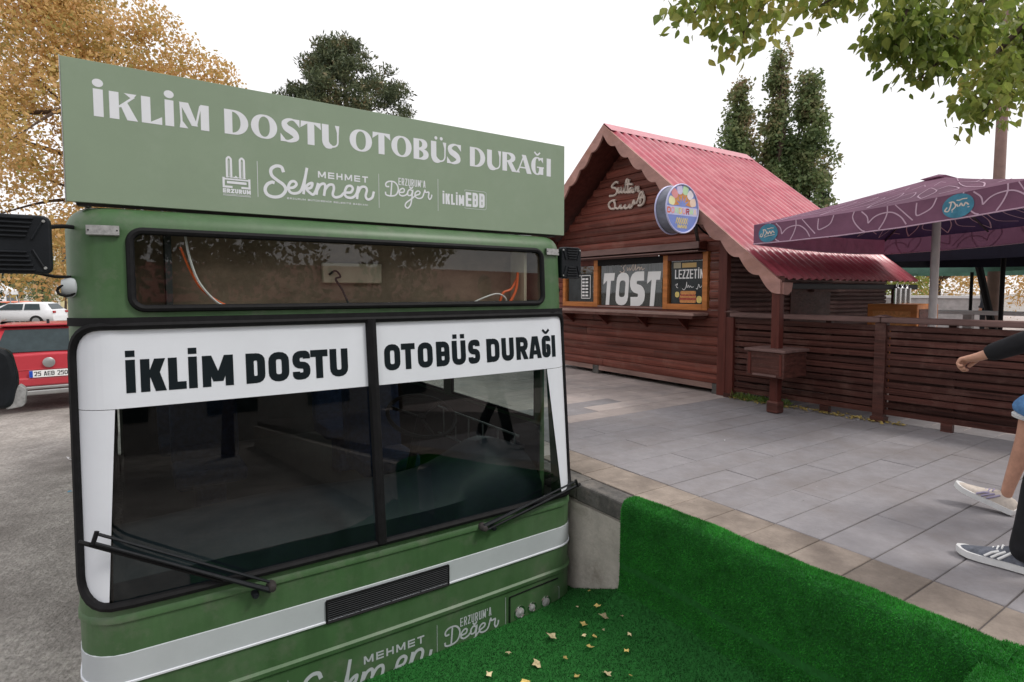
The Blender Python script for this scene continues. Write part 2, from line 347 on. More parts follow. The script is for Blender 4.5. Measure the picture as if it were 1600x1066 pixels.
def sans(ink, ch, x0, x1, z0, z1, t, r=None):
    ink.lift = 0.
    h = z1 - z0; Lx, R, B, T = x0 + t / 2, x1 - t / 2, z0 + t / 2, z1 - t / 2; Mz = (z0 + z1) / 2; Cx = (x0 + x1) / 2
    r = .2 * h if r is None else r
    dg = lambda xa, za, xb, zb, hw: ink.poly([(xa - hw / 2, za), (xa + hw / 2, za), (xb + hw / 2, zb), (xb - hw / 2, zb)])
    rib = lambda p, c=False, f=r, w_=t: ink.ribbon(fillet(p, f, c) if f else p, w_, c)
    base = {'İ': 'I', 'Ü': 'U', 'Ğ': 'G', 'Ş': 'S', 'Ö': 'O', 'i': 'I', 'Q': 'O'}.get(ch, ch)
    if ch == 'İ': ink.rect(Cx - t / 2, z1 + t * .35, Cx + t / 2, z1 + t * 1.15)
    if ch == 'Ü':
        for q in (-1, 1): ink.rect(Cx + q * t * .75 - t * .42, z1 + t * .35, Cx + q * t * .75 + t * .42, z1 + t * 1.1)
    if ch == 'Ğ': ink.ribbon(catmull([(Cx - t * .8, z1 + t * 1.15), (Cx, z1 + t * .55), (Cx + t * .8, z1 + t * 1.15)]), t * .5)
    if base == 'I': rib([(Cx, z0), (Cx, z1)], f=0)
    elif base == 'L': rib([(Lx, z1), (Lx, B), (x1, B)], f=0)
    elif base == 'T': rib([(x0, T), (x1, T)], f=0); rib([(Cx, T - t / 2), (Cx, z0)], f=0)
    elif base in 'O0': rib([(Lx, B), (R, B), (R, T), (Lx, T)], True)
    elif base == 'D': rib([(Lx, B), (R, B), (R, T), (Lx, T)], True, r); ink.rect(x0, z0, x0 + t, z1)
    elif base == 'B': rib([(Lx, B), (R, B), (R, T), (Lx, T)], True, r * .8); ink.rect(x0, z0, x0 + t, z1); rib([(Lx, Mz), (R, Mz)], f=0, w_=t * .8)
    elif base == 'U': rib([(Lx, z1), (Lx, B), (R, B), (R, z1)])
    elif base == 'S': rib([(R, T - h * .16), (R, T), (Lx, T), (Lx, Mz), (R, Mz), (R, B), (Lx, B), (Lx, B + h * .16)], f=r * .8)
    elif base == 'G': rib([(R, T - h * .14), (R, T), (Lx, T), (Lx, B), (R, B), (R, Mz), (Cx, Mz)], f=r * .9)
    elif base == 'C': rib([(R, T - h * .16), (R, T), (Lx, T), (Lx, B), (R, B), (R, B + h * .16)], f=r * .9)
    elif base == 'R': rib([(Lx, T), (R, T), (R, Mz - t * .1), (Lx, Mz - t * .1)], f=r * .8); ink.rect(x0, z0, x0 + t, z1); dg(Cx, Mz, x1 - t * .5, z0, t * 1.05)
    elif base == 'P': rib([(Lx, T), (R, T), (R, Mz), (Lx, Mz)], f=r * .8); ink.rect(x0, z0, x0 + t, z1)
    elif base == 'A': dg(x0 + t * .5, z0, Cx - t * .2, z1, t); dg(x1 - t * .5, z0, Cx + t * .2, z1, t); rib([(Lx, z0 + h * .27), (R, z0 + h * .27)], f=0, w_=t * .8)
    elif base == 'K': ink.rect(x0, z0, x0 + t, z1); dg(x0 + t * 1.25, Mz - h * .08, x1 - t * .62, z1, t * 1.2); dg(x0 + t * 1.45, Mz + h * .10, x1 - t * .56, z0, t * 1.2)
    elif base == 'M': ink.rect(x0, z0, x0 + t, z1); ink.rect(x1 - t, z0, x1, z1); dg(x0 + t * .55, z1, Cx - t * .05, z0 + h * .16, t * 1.1); dg(x1 - t * .55, z1, Cx + t * .05, z0 + h * .16, t * 1.1)
    elif base == 'N': ink.rect(x0, z0, x0 + t, z1); ink.rect(x1 - t, z0, x1, z1); dg(x0 + t * .55, z1, x1 - t * .55, z0, t * 1.1)
    elif base == 'E':
        ink.rect(x0, z0, x0 + t, z1)
        for q in (B, Mz, T): rib([(x0 + t, q), (x1, q)], f=0, w_=t * .9)
    elif base == 'H': ink.rect(x0, z0, x0 + t, z1); ink.rect(x1 - t, z0, x1, z1); rib([(Lx, Mz), (R, Mz)], f=0)
    elif base == 'Z': rib([(x0, T), (R, T), (Lx, B), (x1, B)], f=0)
    elif base == '2': rib([(Lx, T - h * .15), (Lx, T), (R, T), (R, Mz), (Lx, B), (x1, B)], f=r * .6)
    elif base == '5': rib([(x1, T), (Lx, T), (Lx, Mz + h * .08), (R, Mz + h * .08), (R, B), (x0, B)], f=r * .5)
    elif base == "'": ink.rect(Cx - t * .4, z1 - h * .3, Cx + t * .4, z1)
def sansline(ink, text, x0, x1, z0, z1, t, gap=.12, r=None):
    wt = {'I': .38, 'İ': .38, "'": .4, ' ': .5, 'M': 1.25, 'L': .85}; W = [wt.get(c, 1) for c in text]
    u = (x1 - x0) / (sum(W) + gap * (len(text) - 1)); x = x0
    for c, wc in zip(text, W):
        if c != ' ': sans(ink, c, x, x + wc * u, z0, z1, t, r)
        x += (wc + gap) * u
def didone(ink, ch, x0, x1, z0, z1):
    ink.lift = 0.
    h = z1 - z0; wd = x1 - x0; K = .30 * h; k = .075 * h; Cx = (x0 + x1) / 2; Mz = (z0 + z1) / 2
    base = {'İ': 'I', 'Ü': 'U', 'Ğ': 'G'}.get(ch, ch)
    if ch == 'İ': ink.disc((Cx, z1 + .22 * h), .17 * h, .15 * h)
    if ch == 'Ü':
        for q in (-1, 1): ink.disc((Cx + q * .15 * h, z1 + .17 * h), .085 * h)
    if ch == 'Ğ': ink.ribbon(catmull([(Cx - .2 * h, z1 + .26 * h), (Cx, z1 + .12 * h), (Cx + .2 * h, z1 + .26 * h)]), .09 * h)
    def ell(cx, cz, rx, rz, a0, a1, kk, KK, n=28):
        pts = []; ws = []
        for i in range(n + 1):
            a = a0 + (a1 - a0) * i / n; pts.append((cx + rx * cos(a), cz + rz * sin(a))); ws.append(kk + (KK - kk) * abs(cos(a)) ** 1.6)
        return pts, ws
    if base == 'I': ink.rect(Cx - K / 2, z0, Cx + K / 2, z1)
    elif base == 'K':
        ink.rect(x0, z0, x0 + K, z1); ink.ribbon([(x0 + K, Mz - .04 * h), (x1 - .1 * h, z1 - .1 * h)], k)
        ink.poly([(x1 - .42 * h, z1), (x1 - .02 * h, z1), (x1 - .16 * h, z1 - .2 * h)]); ink.poly([(x0 + K + .04 * h, Mz + .04 * h), (x0 + K + .26 * h, Mz + .16 * h), (x1, z0), (x1 - .34 * h, z0)])
    elif base == 'L': ink.rect(x0, z0, x0 + K, z1); ink.rect(x0 + K, z0, x1, z0 + k); ink.poly([(x1 - .36 * h, z0 + k), (x1, z0 + k), (x1, z0 + .3 * h)])
    elif base == 'M':
        ink.ribbon([(x0 + .08 * h, z0), (x0 + .05 * h, z1)], k); ink.poly([(x0, z0), (x0 + .3 * h, z0), (x0 + .05 * h, z0 + .34 * h)])
        ink.poly([(x0, z1), (x0 + .32 * h, z1), (Cx + .12 * h, z0 + .12 * h), (Cx - .1 * h, z0 + .12 * h)]); ink.ribbon([(Cx + .05 * h, z0 + .14 * h), (x1 - K, z1 - .05 * h)], k); ink.rect(x1 - K, z0, x1, z1)
    elif base == 'D':
        ink.rect(x0, z0, x0 + K, z1); p, q = ell(x0 + K, Mz, wd - K - K * .5, h / 2 - k / 2, -pi / 2, pi / 2, k, K); ink.ribbon(p, q)
    elif base == 'O': p, q = ell(Cx, Mz, wd / 2 - K / 2, h / 2 - k / 2, 0, 2 * pi * 35 / 36, k, K, 35); ink.ribbon(p, q, True)
    elif base == 'S':
        p = catmull([(x1 - .06 * h, z1 - .2 * h), (x1 - .24 * h, z1 - .04 * h), (Cx - .05 * h, z1 - .05 * h), (x0 + .17 * h, z1 - .2 * h), (x0 + .24 * h, Mz + .1 * h), (Cx + .05 * h, Mz - .02 * h), (x1 - .2 * h, Mz - .14 * h), (x1 - .16 * h, z0 + .18 * h), (Cx, z0 + .045 * h), (x0 + .2 * h, z0 + .05 * h), (x0 + .06 * h, z0 + .2 * h)], 4)
        n = len(p); ink.ribbon(p, [k + (K * 1.05 - k) * max(0, sin(pi * min(1, max(0, (i / (n - 1) - .12) / .76)))) ** 1.3 for i in range(n)])
        ink.poly([(x1 - .28 * h, z1), (x1, z1), (x1, z1 - .34 * h)]); ink.poly([(x0, z0), (x0 + .28 * h, z0), (x0, z0 + .34 * h)])
    elif base == 'T':
        ink.rect(Cx - K / 2, z0, Cx + K / 2, z1 - k); ink.rect(x0, z1 - k, x1, z1)
        ink.poly([(x0, z1 - k), (x0 + .3 * h, z1 - k), (x0 - .02 * h, z1 - .3 * h)]); ink.poly([(x1, z1 - k), (x1 - .3 * h, z1 - k), (x1 + .02 * h, z1 - .3 * h)])
    elif base == 'U':
        pts = fillet([(x0 + K / 2, z1), (x0 + K / 2, z0 + k / 2), (x1 - k, z0 + k / 2), (x1 - k, z1)], .4 * h, k=8); n = len(pts)
        ink.ribbon(pts, [K if i < n * .3 else (K + (k - K) * min(1, (i / n - .3) / .25)) for i in range(n)]); ink.poly([(x1 - .2 * h, z1), (x1, z1), (x1 - k * .6, z1 - .55 * h)])
    elif base in 'BR':
        ink.rect(x0, z0, x0 + K, z1)
        p, q = ell(x0 + K, z1 - .25 * h, wd * .92 - K - K * .5, .25 * h - k / 2, -pi / 2, pi / 2, k, K); ink.ribbon(p, q)
        if base == 'B': p, q = ell(x0 + K, z0 + .26 * h, wd - K - K * .5, .26 * h - k / 2, -pi / 2, pi / 2, k, K); ink.ribbon(p, q)
        else: ink.poly([(x0 + K + .02 * h, Mz + .01 * h), (x0 + K + .3 * h, Mz + .03 * h), (x1 + .03 * h, z0), (x1 - .3 * h, z0)])
    elif base == 'A':
        ink.ribbon([(x0 + .08 * h, z0), (Cx, z1)], k); ink.poly([(Cx - .16 * h, z1), (Cx + .12 * h, z1), (x1, z0), (x1 - .33 * h, z0)]); ink.ribbon([(x0 + .22 * h, z0 + .3 * h), (Cx + .2 * h, z0 + .3 * h)], k); ink.poly([(x0 - .03 * h, z0), (x0 + .24 * h, z0), (x0 + .12 * h, z0 + .22 * h)])
    elif base == 'G':
        p, q = ell(Cx, Mz, wd / 2 - K / 2, h / 2 - k / 2, .25 * pi, 1.75 * pi, k, K); ink.ribbon(p, q); ink.rect(x1 - K, z0 + .04 * h, x1, z0 + .45 * h); ink.rect(x1 - K * 1.5, z0 + .40 * h, x1 + .05 * h, z0 + .47 * h); ink.poly([(x1 - .25 * h, z1 - .04 * h), (x1 - .02 * h, z1), (x1 - .02 * h, z1 - .32 * h)])

# ------------------------------------------------------------------ setting: ground, wall, pavement
PZ = .66                                        # pavement level; the road lies at -0.10
def struct(name, mb, m, **k): return tag(mb.build(name, m, **k), kind='structure')
g = MB(); n = 40
xs = np.concatenate([np.linspace(-600, -12, 10), np.linspace(-10, 14, 25), np.linspace(16, 600, 10)]); ys = np.concatenate([np.linspace(-300, -12, 8), np.linspace(-10, 24, 35), np.linspace(28, 900, 12)])
g.grid([[(x, y, -.1 + (.012 * sin(3.1 * x + y) * sin(1.7 * y) if abs(x) < 9 and abs(y) < 20 else 0)) for x in xs] for y in ys])
struct('road', g, 'asphalt', smooth=True)

pv = MB().box((2.601, -14, -.3), (46, 46, PZ - .006)); pave = struct('pavement', pv, 'joint')
tile_meshes = {}
def piece(name, mesh_key, size, material, parent, loc, rot=(0, 0, 0), bevel=.003):
    """a loose piece: unit shape of a given size shared between all pieces of that size"""
    key = (mesh_key, tuple(round(s, 3) for s in size), material)
    if key not in tile_meshes:
        a, b, c = [s / 2 for s in size]; e = bevel; mb = MB()
        mb.add([(-a, -b, -c), (a, -b, -c), (a, b, -c), (-a, b, -c), (-a, -b, c - e), (a, -b, c - e), (a, b, c - e), (-a, b, c - e), (-a + e, -b + e, c), (a - e, -b + e, c), (a - e, b - e, c), (-a + e, b - e, c)],
               [(0, 1, 5, 4), (1, 2, 6, 5), (2, 3, 7, 6), (3, 0, 4, 7), (4, 5, 9, 8), (5, 6, 10, 9), (6, 7, 11, 10), (7, 4, 8, 11), (8, 9, 10, 11), (3, 2, 1, 0)])
        tile_meshes[key] = mb.mesh(name, material)
    o = newobj(name, tile_meshes[key]); par(o, parent); o.location = loc; o.rotation_euler = rot; return o
rest = MB(); ntile = 0
row = 0; y = -1.98 + .756 + .25 * 0
y = .756 - .25 * 8
while y < 12:
    yc = y + .125; jit = lambda: random.uniform(-.0015, .0015)
    xw = 2.60
    beige = 'tile_beige' if yc < 3.6 else 'tile_pale'
    piece('paving_slab', 'slab', (.315, .244, .05), beige, pave, (2.762, yc, PZ - .025 + jit()), (jit() * 2, jit() * 2, 0))
    x = 2.924; first = True
    off = .6 if row % 2 == 0 else 1.2
    while x < 6.3 + (0 if yc > 4.4 else 0):
        ln = off if first else 1.2; first = False
        mk = 'tile' if yc + .22 * (x + ln / 2) < 5.55 + .5 * sin(row * 1.9) else 'tile_pale'
        if yc < 9 : piece('paving_tile', 'tile', (ln - .006, .244, .05), mk, pave, (x + ln / 2, yc, PZ - .025 + jit()), (jit() * 2, jit(), 0)); ntile += 1
        x += ln
    row += 1; y += .25
for iy in range(-12, 40):
    for ix in range(0, 38):
        x0 = 6.35 + ix; y0 = float(iy)
        if (x0 > 6.0 and y0 < 40): rest.box((x0 + .004, y0 + .004, PZ - .03), (x0 + .996, y0 + .996, PZ - .001))
o = rest.build('far_paving', 'tile_pale', pave); o['kind'] = 'stuff'

rw = MB().box((2.462, -14, -.3), (2.60, 46, PZ - .125))
wallroot = root('retaining_wall', (2.46, 3, -.1), 'low white washed concrete retaining wall beside the bus with dark kerb stones on top', 'wall')
rwm = MB()
nseg = 60
rows = []
for i in range(nseg + 1):
    yy = .4 + (11 - .4) * i / nseg
    rows.append([(2.446 + .006 * sin(9 * yy + 3 * z) * sin(17 * yy), yy, z) for z in (-.2, 0, .2, .38, PZ - .13)])
rwm.grid(rows); rwm.build('render_coat', 'plaster', wallroot, smooth=True)
rw.build('core', 'plaster', wallroot)
for k in range(19):
    y0 = 2.42 + k * .47
    kb = MB().cbox((2.523 + random.uniform(-.006, .006), y0 + .235, PZ - .062), (.150, .462, .122), Matrix.Rotation(random.uniform(-.012, .012), 3, 'Z')); kb.build('kerb_stone', 'kerb', wallroot, bevel=.014)

# artificial grass: floor, fillet, wall face, rounded lip, plus the return block towards the camera
def turf_profile():
    p = [(.2, -.082), (1.0, -.08), (1.6, -.078), (1.9, -.06), (2.08, -.01), (2.24, .055), (2.36, .105), (2.412, .130), (2.428, .20), (2.43, .34), (2.432, .46), (2.433, .56), (2.438, .625), (2.455, .668), (2.49, .682), (2.535, .684), (2.575, .676), (2.592, .667)]
    return catmull(p, 4)
TP = turf_profile()
def turf_row(y, yend):
    wob = .008 * sin(y * 7.3) + .005 * sin(y * 17 + 1)
    return [(x + (wob if z > .1 else 0), y, z + .006 * sin(x * 9 + y * 5) * (1 if z < 0 else .3)) for x, z in TP]
TY = np.linspace(2.44, .62, 60)
floor_rows = []
KS = min(range(len(TP)), key=lambda k: abs(TP[k][0] - 2.412) + abs(TP[k][1] - .13))
tm = MB(); tm.grid([turf_row(y, 0)[KS:] for y in TY])
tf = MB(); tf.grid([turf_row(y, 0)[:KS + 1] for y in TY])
# floor strip under the bus front and beside the bare wall
fl = list(np.linspace(.2, 1.6, 10)) + list(np.linspace(1.66, 2.458, 24))
TX = [p[0] for p in TP[:KS + 1]]; TZ = [p[1] for p in TP[:KS + 1]]
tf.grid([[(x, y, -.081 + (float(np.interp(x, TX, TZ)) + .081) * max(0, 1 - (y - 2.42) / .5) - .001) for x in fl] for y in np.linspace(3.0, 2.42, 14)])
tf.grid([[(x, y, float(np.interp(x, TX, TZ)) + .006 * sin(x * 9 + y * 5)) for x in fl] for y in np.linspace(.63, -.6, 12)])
# return block
bx0, bx1, by0, by1, bz = 2.22, 2.66, .12, .68, .655
blk = []
for t in np.linspace(0, 1, 14):
    yy = by0 + (by1 - by0) * t; rr = .06
    pr = [(bx0, -.1), (bx0, .3), (bx0 + .003, bz - rr), (bx0 + .02, bz - .02), (bx0 + rr, bz), (2.4, bz + .004), (2.52, bz + .012), (bx1 - .04, bz + .012), (bx1 - .005, bz - .006)]
    blk.append([(x + .008 * sin(yy * 23), yy, z + .008 * sin(x * 21 + yy * 8) * (z > .5)) for x, z in pr])
tm.grid(blk)
carpet = tag(tm.build('artificial_grass_carpet', 'turf', smooth=True), 'bright green artificial grass carpet draped over the kerb wall', 'carpet')
carpet2 = tag(tf.build('artificial_grass_carpet', 'turf', smooth=True), 'artificial grass carpet with painted-in shade strewn with leaves on the ground before the bus', 'carpet')
def pile(me, n, name, parent, material, h=(.006, .014), wd=.0030, area=None):
    v = np.array([p.co[:] for p in me.vertices]); tris = []
    for p in me.polygons:
        i = list(p.vertices)
        for k in range(1, len(i) - 1): tris.append((i[0], i[k], i[k + 1]))
    T = np.array(tris); a, b, c = v[T[:, 0]], v[T[:, 1]], v[T[:, 2]]; nn = np.cross(b - a, c - a); ar = np.linalg.norm(nn, axis=1) / 2
    cen = (a + b + c) / 3; d = np.linalg.norm(cen - np.array([0, 0, 1.94]), axis=1); wgt = ar / np.maximum(d, .8) ** .6
    vis = cen[:, 0] > .5; wgt = wgt * np.where(vis, 1, .25)
    idx = RNG.choice(len(T), n, p=wgt / wgt.sum()); r1 = np.sqrt(RNG.random(n)); r2 = RNG.random(n)
    P = a[idx] * (1 - r1)[:, None] + b[idx] * (r1 * (1 - r2))[:, None] + c[idx] * (r1 * r2)[:, None]
    N = nn[idx] / (2 * ar[idx])[:, None]; flip = (N[:, 2] < 0) | ((np.abs(N[:, 2]) < .05) & (N[:, 0] > 0)); N[flip] *= -1
    D = N + RNG.normal(0, .45, (n, 3)); D /= np.linalg.norm(D, axis=1)[:, None]
    S = np.cross(D, RNG.normal(0, 1, (n, 3))); S /= np.linalg.norm(S, axis=1)[:, None]
    hh = RNG.uniform(*h, n)[:, None]; V = np.empty((n, 3, 3)); V[:, 0] = P - S * wd / 2; V[:, 1] = P + S * wd / 2; V[:, 2] = P + D * hh
    m2 = bpy.data.meshes.new(name); m2.vertices.add(3 * n); m2.vertices.foreach_set('co', V.reshape(-1)); m2.loops.add(3 * n); m2.loops.foreach_set('vertex_index', np.arange(3 * n, dtype=np.int32))
    m2.polygons.add(n); m2.polygons.foreach_set('loop_start', np.arange(0, 3 * n, 3, dtype=np.int32)); m2.materials.append(material); m2.update(calc_edges=True)
    o = newobj(name, m2); par(o, parent); o['kind'] = 'stuff'; return o
pile(carpet.data, 150000, 'pile', carpet, M['blade']); pile(carpet2.data, 210000, 'pile', carpet2, M['blade_shaded'])

# ------------------------------------------------------------------ the bus front
BX = 1.10; FA = 1.14; FR = .18
def yfront(t):
    return float(np.interp(t, [-.2, .62, 1.80, 2.2], [2.80, 2.80, 2.90, 2.925]))
def S(s, t, off=0.):
    a = abs(s); q = 1 if s >= 0 else -1
    if a <= FA: x, y, nx, ny = BX + s, .02 * (a / FA) ** 2, 0., -1.
    elif a <= FA + FR * pi / 2: A = (a - FA) / FR; x, y, nx, ny = BX + q * (FA + FR * sin(A)), .02 + FR * (1 - cos(A)), q * sin(A), -cos(A)
    else: x, y, nx, ny = BX + q * (FA + FR), .02 + FR + (a - FA - FR * pi / 2), float(q), 0.
    inw = 0.; z = t; nz_ = 0.
    if t > 2.2: A = min(pi / 2, (t - 2.2) / .1); inw = .1 * (1 - cos(A)); z = 2.2 + .1 * sin(A); nz_ = sin(A)
    o = off * sqrt(max(0, 1 - nz_ ** 2))
    return (x + nx * (o - inw), yfront(min(t, 2.2)) + y + ny * (o - inw), z + off * nz_)
SE = FA + FR * pi / 2 + .12
WSL, WST, WSB, WSR = 1.335, 1.795, .632, .13       # windscreen opening: half width, top, bottom, corner radius
DWL, DWT, DWB, DWR = 1.09, 2.198, 1.866, .05      # destination window opening
def edge(s, Lh, zt, zb, r):
    d = Lh - abs(s)
    c = r - sqrt(max(0, r * r - (r - d) ** 2)) if d < r else 0
    return zb + c, zt - c
def samples(Lh, r, extra=()):
    s = set(np.round(np.linspace(-FA, FA, 25), 4)) | set(np.round(np.linspace(FA, SE, 14), 4)) | set(np.round(-np.linspace(FA, SE, 14), 4))
    for q in (-1, 1): s |= set(np.round([q * (Lh - r * (1 - cos(a))) for a in np.linspace(0, pi / 2, 9)], 4))
    return sorted(s | set(extra))
bus = root('bus', (BX, 2.84, -.1), 'old green bus front with split windscreen sunk beside the raised pavement', 'bus')
def patch_with_hole(name, zlo, zhi, Lh, zt, zb, r, nv=8):
    mb = MB(); ss = samples(Lh, r)
    lo_cols, hi_cols, full = [], [], []
    def col(s, a, b, n=nv): return [S(s, a + (b - a) * i / n) for i in range(n + 1)]
    inside = [s for s in ss if abs(s) <= Lh + 1e-6]
    left = [s for s in ss if s <= -Lh + 1e-6]; right = [s for s in ss if s >= Lh - 1e-6]
    mb.grid([col(s, zlo, zhi, 2 * nv) for s in left]); mb.grid([col(s, zlo, zhi, 2 * nv) for s in right])
    mb.grid([col(s, zlo, edge(s, Lh, zt, zb, r)[0]) for s in inside]); mb.grid([col(s, edge(s, Lh, zt, zb, r)[1], zhi) for s in inside])
    return mb.build(name, 'green', bus, smooth=True)
front = patch_with_hole('front_panel', -.14, 1.835, WSL, WST, WSB, WSR)
head = patch_with_hole('header_panel', 1.835, 2.2, DWL, DWT, DWB, DWR, 4)
rf = MB(); rs = [x for x in samples(DWL, DWR)]
rf.grid([[S(s, 2.2 + .1 * pi / 2 * i / 6) for i in range(7)] for s in rs])
top = [S(s, 2.2 + .1 * pi / 2) for s in rs]
rf.add([(x, y, 2.3) for x, y, z in top] + [(top[-1][0], 8.6, 2.3), (top[0][0], 8.6, 2.3)], [tuple(range(len(top) + 2))])
rf.build('roof', 'green', bus, smooth=True)
def outline(Lh, zt, zb, r, off, s0=None, s1=None):
    s0 = -Lh if s0 is None else s0; s1 = Lh if s1 is None else s1
    pts = []
    def corner(cs, cz, a0): return [(cs + r * cos(a), cz + r * sin(a)) for a in np.linspace(a0, a0 + pi / 2, 8)]
    P = corner(s1 - r, zb + r, -pi / 2) + corner(s1 - r, zt - r, 0) + corner(s0 + r, zt - r, pi / 2) + corner(s0 + r, zb + r, pi)
    o = []
    for i, p in enumerate(P):
        q = P[(i + 1) % len(P)]; d = math.hypot(q[0] - p[0], q[1] - p[1]); n = max(1, int(d / .08))
        o += [(p[0] + (q[0] - p[0]) * k / n, p[1] + (q[1] - p[1]) * k / n) for k in range(n)]
    return [S(s, z, off) for s, z in o]
MB().tube(outline(WSL, WST, WSB, WSR, .006), .0185, 8, True).build('windscreen_seal', 'rubber', bus, smooth=True)
MB().tube(outline(DWL, DWT, DWB, DWR, .005), .016, 8, True).build('destination_window_seal', 'rubber', bus, smooth=True)
dv = -.052                                            # divider between the two panes
MB().tube([S(dv + .006 * (1.2 - t), t, .008) for t in np.linspace(WSB, WST, 12)], .029, 8).build('windscreen_divider', 'rubber', bus, smooth=True)
MB().grid([[S(s, t, .02) for t in (1.795, 1.812, 1.83)] for s in np.linspace(-1.34, 1.34, 44)]).build('drip_moulding', 'rubber', bus, smooth=True)
def pane(name, s0, s1, m, Lh, zt, zb, r, off, parent, zcut=None):
    mb = MB(); ss = [s for s in samples(Lh, r, (s0, s1)) if s0 - 1e-6 <= s <= s1 + 1e-6]
    mb.grid([[S(s, a + (b - a) * i / 8, off) for i in range(9)] for s in ss for a, b in [edge(s, Lh, zt, zb, r)]])
    return mb.build(name, m, parent, smooth=True, fix=False)
wp1 = pane('windscreen_pane', -WSL, dv, 'wsglass', WSL, WST, WSB, WSR, -.004, bus)
wp2 = pane('windscreen_pane', dv, WSL, 'wsglass', WSL, WST, WSB, WSR, -.004, bus)
dwp = pane('destination_window_pane', -DWL, DWL, 'glass', DWL, DWT, DWB, DWR, -.004, bus)
# white film on the panes: top band, left strip, right strip
BANDZ = 1.447
def band(s0, s1, name, zlo, parent):
    ss = [s for s in samples(WSL, WSR, (s0, s1)) if s0 - 1e-6 <= s <= s1 + 1e-6]
    mb = MB().grid([[S(s, zlo + (edge(s, WSL, WST, WSB, WSR)[1] - .012 - zlo) * i / 4, .001) for i in range(5)] for s in ss if edge(s, WSL, WST, WSB, WSR)[1] - .012 > zlo])
    return mb.build(name, 'film', parent, smooth=True, fix=False)
b1 = band(-WSL + .012, dv - .012, 'film_band', BANDZ, wp1); b2 = band(dv + .012, WSL - .012, 'film_band', BANDZ, wp2)
rows = []
for z in np.linspace(WSB + .02, BANDZ - .0025, 22):
    a = next(s for s in np.linspace(-WSL, 0, 600) if edge(s, WSL, WST, WSB, WSR)[0] <= z and s > -WSL + .008); b = -1.165 - .048 * (BANDZ - z) / .8
    rows.append([S(a + (b - a) * i / 6, z, .001) for i in range(7)])
MB().grid(rows).build('film_strip', 'film', wp1, smooth=True, fix=False)
rows = []
for z in np.linspace(WSB + .02, BANDZ - .0025, 22):
    b = next(s for s in np.linspace(WSL, 0, 600) if edge(s, WSL, WST, WSB, WSR)[0] <= z and s < WSL - .008); a = 1.10 + .075 * (BANDZ - z) / .8
    rows.append([S(min(a, b - .004) + (b - min(a, b - .004)) * i / 6, z, .001) for i in range(7)])
MB().grid(rows).build('film_strip', 'film', wp2, smooth=True, fix=False)
wsmap = lambda x, z, l: S(x - BX, z, .0022 + l)
ink = Ink()
for c, a, b in [('İ', -.023, .011), ('K', .029, .122), ('L', .131, .199), ('İ', .207, .243), ('M', .262, .388), ('D', .441, .524), ('O', .539, .632), ('S', .648, .731), ('T', .733, .817), ('U', .827, .918)]: sans(ink, c, a, b, 1.510, 1.650, .034, .036)
ink.build('lettering', 'ink', wsmap, b1)
ink = Ink()
for c, a, b in [('O', 1.113, 1.203), ('T', 1.209, 1.289), ('O', 1.306, 1.396), ('B', 1.418, 1.502), ('Ü', 1.518, 1.608), ('S', 1.625, 1.704), ('D', 1.750, 1.842), ('U', 1.858, 1.948), ('R', 1.966, 2.056), ('A', 2.062, 2.163), ('Ğ', 2.167, 2.238), ('I', 2.247, 2.281)]: sans(ink, c, a, b, 1.519, 1.658, .033, .036)
ink.build('lettering', 'ink', wsmap, b2)
# lower front: stripe, ridge, grille, lamps, logo
sst = np.linspace(-SE, SE, 60)
MB().grid([[S(s, t, o_) for t, o_ in ((.300, .0), (.303, .004), (.420, .004), (.423, .0))] for s in sst]).build('white_stripe', 'white_paint', bus, smooth=True)
MB().grid([[S(s, t, o_) for t, o_ in ((.291, .0), (.293, .009), (.301, .010), (.3035, .0045))] for s in sst]).build('stripe_lip', 'film', bus, smooth=True)
MB().grid([[S(s, t, o_) for t, o_ in ((.118, .0), (.126, .010), (.146, .012), (.156, .0))] for s in np.linspace(-SE, FA + .25, 60)]).build('pressed_ridge', 'green', bus, smooth=True)
MB().grid([[S(s, t, o_) for t, o_ in ((.555, .0), (.560, .008), (.575, .008), (.59, .0))] for s in np.linspace(-SE, SE, 60)]).build('waist_moulding', 'green', bus, smooth=True)
gx0, gx1, gz0, gz1 = .762, 1.440, .292, .404
gr = MB(); gr.m = 0
gr.grid([[S(s - BX, t, .005) for t in (gz0, gz1)] for s in np.linspace(gx0, gx1, 12)])
grille = gr.build('grille', 'blackmetal', bus, fix=False)
gs = MB()
for k in range(10):
    z = gz0 + .008 + (gz1 - gz0 - .016) * k / 9; gs.tube([S(x - BX, z, .009) for x in np.linspace(gx0 + .004, gx1 - .004, 12)], .0032, 5)
for x in np.linspace(gx0 + .17, gx1 - .17, 3): gs.tube([S(x - BX, z, .008) for z in (gz0, gz1)], .003, 5)
gs.build('grille_bars', 'blackplastic', grille, smooth=True)
gf = MB()
for a, b in (((gx0, gz0), (gx1, gz0)), ((gx1, gz0), (gx1, gz1)), ((gx1, gz1), (gx0, gz1)), ((gx0, gz1), (gx0, gz0))):
    gf.tube([S(a[0] + (b[0] - a[0]) * i / 10 - BX, a[1] + (b[1] - a[1]) * i / 10, .008) for i in range(11)], .006, 5)
gf.build('grille_frame', 'rubber', grille)
pan = MB().grid([[S(x - BX, z, .004) for z in (-.11, -.055, .0, .085)] for x in np.linspace(1.86, 2.24, 12)]); pan.build('lamp_panel', 'green', bus, smooth=True)
MB().tube([S(x - BX, z, .006) for x, z in [(1.86, -.1), (1.86, .085), (2.05, .09), (2.24, .092)]], .004, 5).build('panel_seam', 'rubber', bus)
